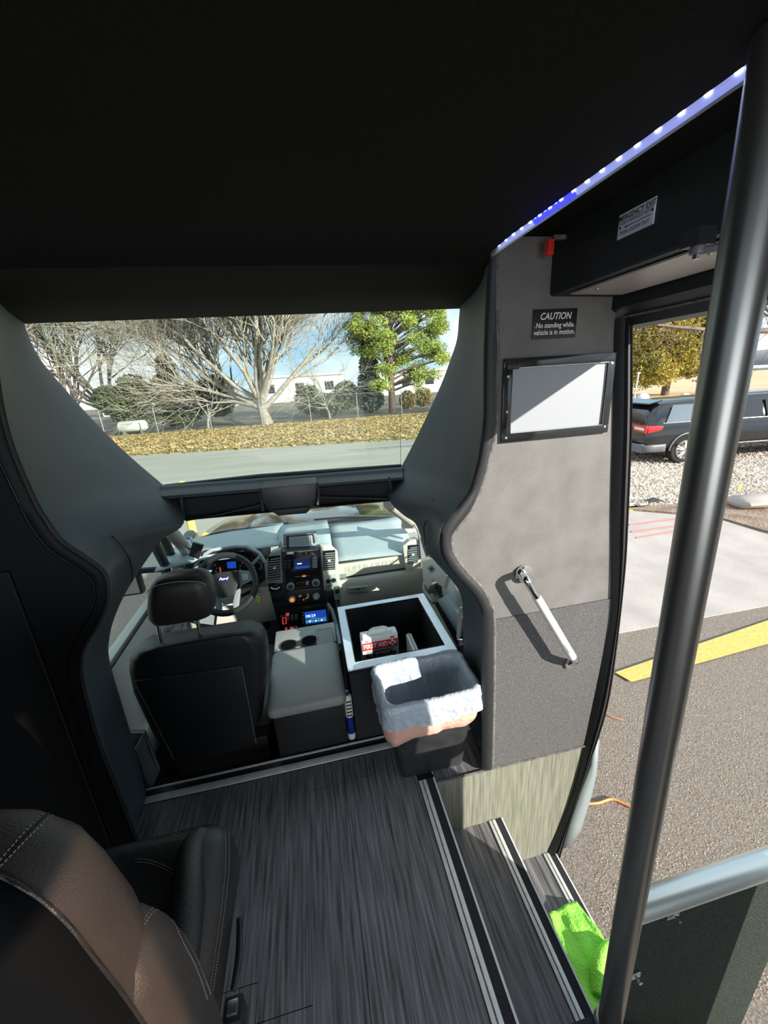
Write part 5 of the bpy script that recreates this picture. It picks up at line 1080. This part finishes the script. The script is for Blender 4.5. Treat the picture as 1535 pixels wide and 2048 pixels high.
# cushion
cz = .42; cr_x = -.385
rows = []
for ins, z, out in ((.05, .16, .0), (.015, .20, .02), (.004, .30, .035), (0, .37, .025), (.004, .405, .008), (.022, .424, 0), (.05, .428, 0), (.085, .420, 0), (.12, .408, 0), (.2, .405, 0)):
    rows.append(rrect(-.86 + ins, -.372 + out - ins, .38 + ins, .905 - ins, .06, z, 7))
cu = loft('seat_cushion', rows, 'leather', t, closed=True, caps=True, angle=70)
def seam(name, pts, par, r_=.0018, off=.006):
    for s in (-off, off):
        pp_ = [Vector(p) + Vector((s, 0, 0)) for p in pts]; c_ = resamp(cr(pp_, 8), 120); V_ = []
        for i in range(0, 118, 2): V_.append(tubev([c_[i], c_[i + 1]], r_, 4))
        v_, f_ = merge(V_); obj(name, v_, f_, 'stitch', par)
# side bolster of the cushion
bp_ = [(-.405, .44, .405), (-.41, .56, .412), (-.425, .70, .415), (-.445, .82, .412), (-.43, .872, .408)]
tube('bolster', cr(bp_, 5), [.030 + .012 * math.sin(pi * i / 20) for i in range(21)], 'leather', t, 12)
# pedestal
box('pedestal', (-.76, .46, 0), (-.48, .80, .17), 'black_plastic', t, bevel=.01)
# backrest: lower wing and upper shoulder section
rows = []
for z, xr, y0, y1, r_ in ((.40, -.300, .405, .50, .03), (.50, -.290, .385, .497, .04), (.62, -.287, .372, .492, .045), (.74, -.292, .362, .486, .045), (.80, -.300, .360, .480, .045), (.845, -.315, .368, .472, .045), (.865, -.345, .385, .46, .035)):
    rows.append(sg(xr, y0, y1, z, r_))
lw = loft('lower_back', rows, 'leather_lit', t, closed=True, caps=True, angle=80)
rows = []
for z, xr, y0, y1, r_ in ((.62, -.330, .345, .47, .05), (.72, -.325, .338, .475, .055), (.82, -.322, .332, .478, .06), (.90, -.326, .328, .480, .06), (.98, -.340, .328, .484, .065), (1.03, -.356, .332, .488, .07), (1.065, -.392, .345, .488, .065), (1.09, -.44, .365, .480, .055), (1.10, -.50, .39, .465, .036)):
    rows.append(sg(xr, y0, y1, z, r_, -.86 + (z > 1.03) * (z - 1.03) * .8))
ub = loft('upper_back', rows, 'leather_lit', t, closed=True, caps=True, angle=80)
from mathutils.bvhtree import BVHTree
def surf(o):
    org = ROOT[o.name]; me = o.data
    return BVHTree.FromPolygons([v.co + org for v in me.vertices], [tuple(p.vertices) for p in me.polygons])
def onto(bv, pix, n_=60, off=.0012):
    c_ = resamp(cr([Vector((a, b_, 0)) for a, b_ in pix], 8), n_); out = []
    for p in c_:
        h = [q for q in (b.ray_cast(C0, (MB @ _cam(p.x, p.y))) for b in bv) if q[0] is not None]
        if h: h = min(h, key=lambda q: q[3]); out.append(h[0] - (MB @ _cam(p.x, p.y)) * off)
    return out
def stitches(bv, pix, par, r_=.0011, ln_=.0075):
    c_ = onto(bv, pix, 160)
    if len(c_) < 3: return
    L_ = sum((a - b_).length for a, b_ in zip(c_[:-1], c_[1:])); c_ = resamp(c_, max(4, int(L_ / ln_) * 3))
    v_, f_ = merge([tubev([c_[i], c_[i + 1]], r_, 4) for i in range(0, len(c_) - 2, 2) if (c_[i] - c_[i + 1]).length < .02]); obj('stitching', v_, f_, 'stitch', par, kind='stuff')
bvu, bvl, bvc = surf(ub), surf(lw), surf(cu)
stitches([bvu], [(-20, 1742), (0, 1720), (59, 1653), (102, 1614), (133, 1610), (176, 1620), (211, 1645), (236, 1672)], ub)
stitches([bvu], [(-20, 1752), (0, 1733), (63, 1669), (106, 1631), (137, 1624), (184, 1637), (223, 1664), (250, 1695), (268, 1724), (280, 1760)], ub)
g_ = onto([bvu], [(-20, 1747), (0, 1727), (61, 1661), (104, 1622), (135, 1617), (180, 1628), (217, 1652)], 60, .0)
if len(g_) > 3: tube('piping', g_, .0016, 'rubber', ub, 5)
stitches([bvl], [(287, 1840), (309, 1812), (328, 1812), (352, 1835), (375, 1882), (395, 1921), (410, 1958), (422, 1990)], lw)
stitches([bvl], [(287, 1850), (309, 1822), (326, 1822), (346, 1843), (368, 1888), (388, 1926), (402, 1960), (415, 2000)], lw)
stitches([bvc], [(250, 1675), (305, 1655), (340, 1661), (375, 1677), (399, 1692)], cu); stitches([bvc], [(250, 1681), (305, 1661), (340, 1667), (372, 1682), (396, 1697)], cu)
stitches([bvc], [(270, 1718), (297, 1720), (336, 1735), (373, 1761)], cu); stitches([bvc], [(270, 1724), (297, 1726), (334, 1741), (370, 1767)], cu)
stitches([bvc], [(450, 1653), (451, 1724), (444, 1802), (428, 1919), (418, 1985)], cu); stitches([bvc], [(457, 1655), (458, 1724), (451, 1802), (435, 1919), (425, 1985)], cu)
pz = onto([bvu, bvl], [(-60, 1735), (0, 1753), (55, 1782), (98, 1813), (145, 1860), (184, 1911), (231, 1970), (274, 2028), (310, 2080)], 40, .003)
pz = onto([bvu, bvl], [(-60, 1735), (0, 1753), (55, 1782), (98, 1813), (145, 1860), (184, 1911), (231, 1970), (274, 2028), (310, 2080)], 40, .0)
rows = []; cpx = resamp(cr([Vector((a, b_, 0)) for a, b_ in [(-60, 1735), (0, 1753), (55, 1782), (98, 1813), (145, 1860), (184, 1911), (231, 1970), (274, 2028), (310, 2080)]], 8), 40)
for c_ in cpx:
    r_ = []
    for k in range(16):
        d = MB @ _cam(c_.x - k * 26, c_.y + k * 30); h = [q for q in (bvu.ray_cast(C0, d), bvl.ray_cast(C0, d)) if q[0] is not None]
        if h: h = min(h, key=lambda q: q[3]); r_.append(h[0] - d * (.004 if k else .001))
        elif r_: r_.append(r_[-1].copy() + Vector((-.002, 0, -.002)))
    if len(r_) == 16: rows.append(r_)
rpn = loft('rear_panel', rows, 'seat_cloth', t, angle=180)
tube('piping', pz, .0028, 'leather', t, 6)
# recline lever, belt buckle
c = P(474, 1900, x=-.33); tube('recline_lever', [c + Vector((0, .055, .02)), c + Vector((.004, .03, .012)), c + Vector((.006, -.02, .0)), c + Vector((0, -.07, -.004))], [.006, .008, .009, .007], 'black_plastic', t, 10, sm=3)
c = P(466, 2025, x=-.30); box('belt_buckle', c + Vector((-.018, -.02, -.05)), c + Vector((.020, .022, .012)), 'black_plastic', t, bevel=.005); box('belt_tongue', c + Vector((-.010, -.010, .010)), c + Vector((.012, .012, .020)), 'steel', t, bevel=.002)
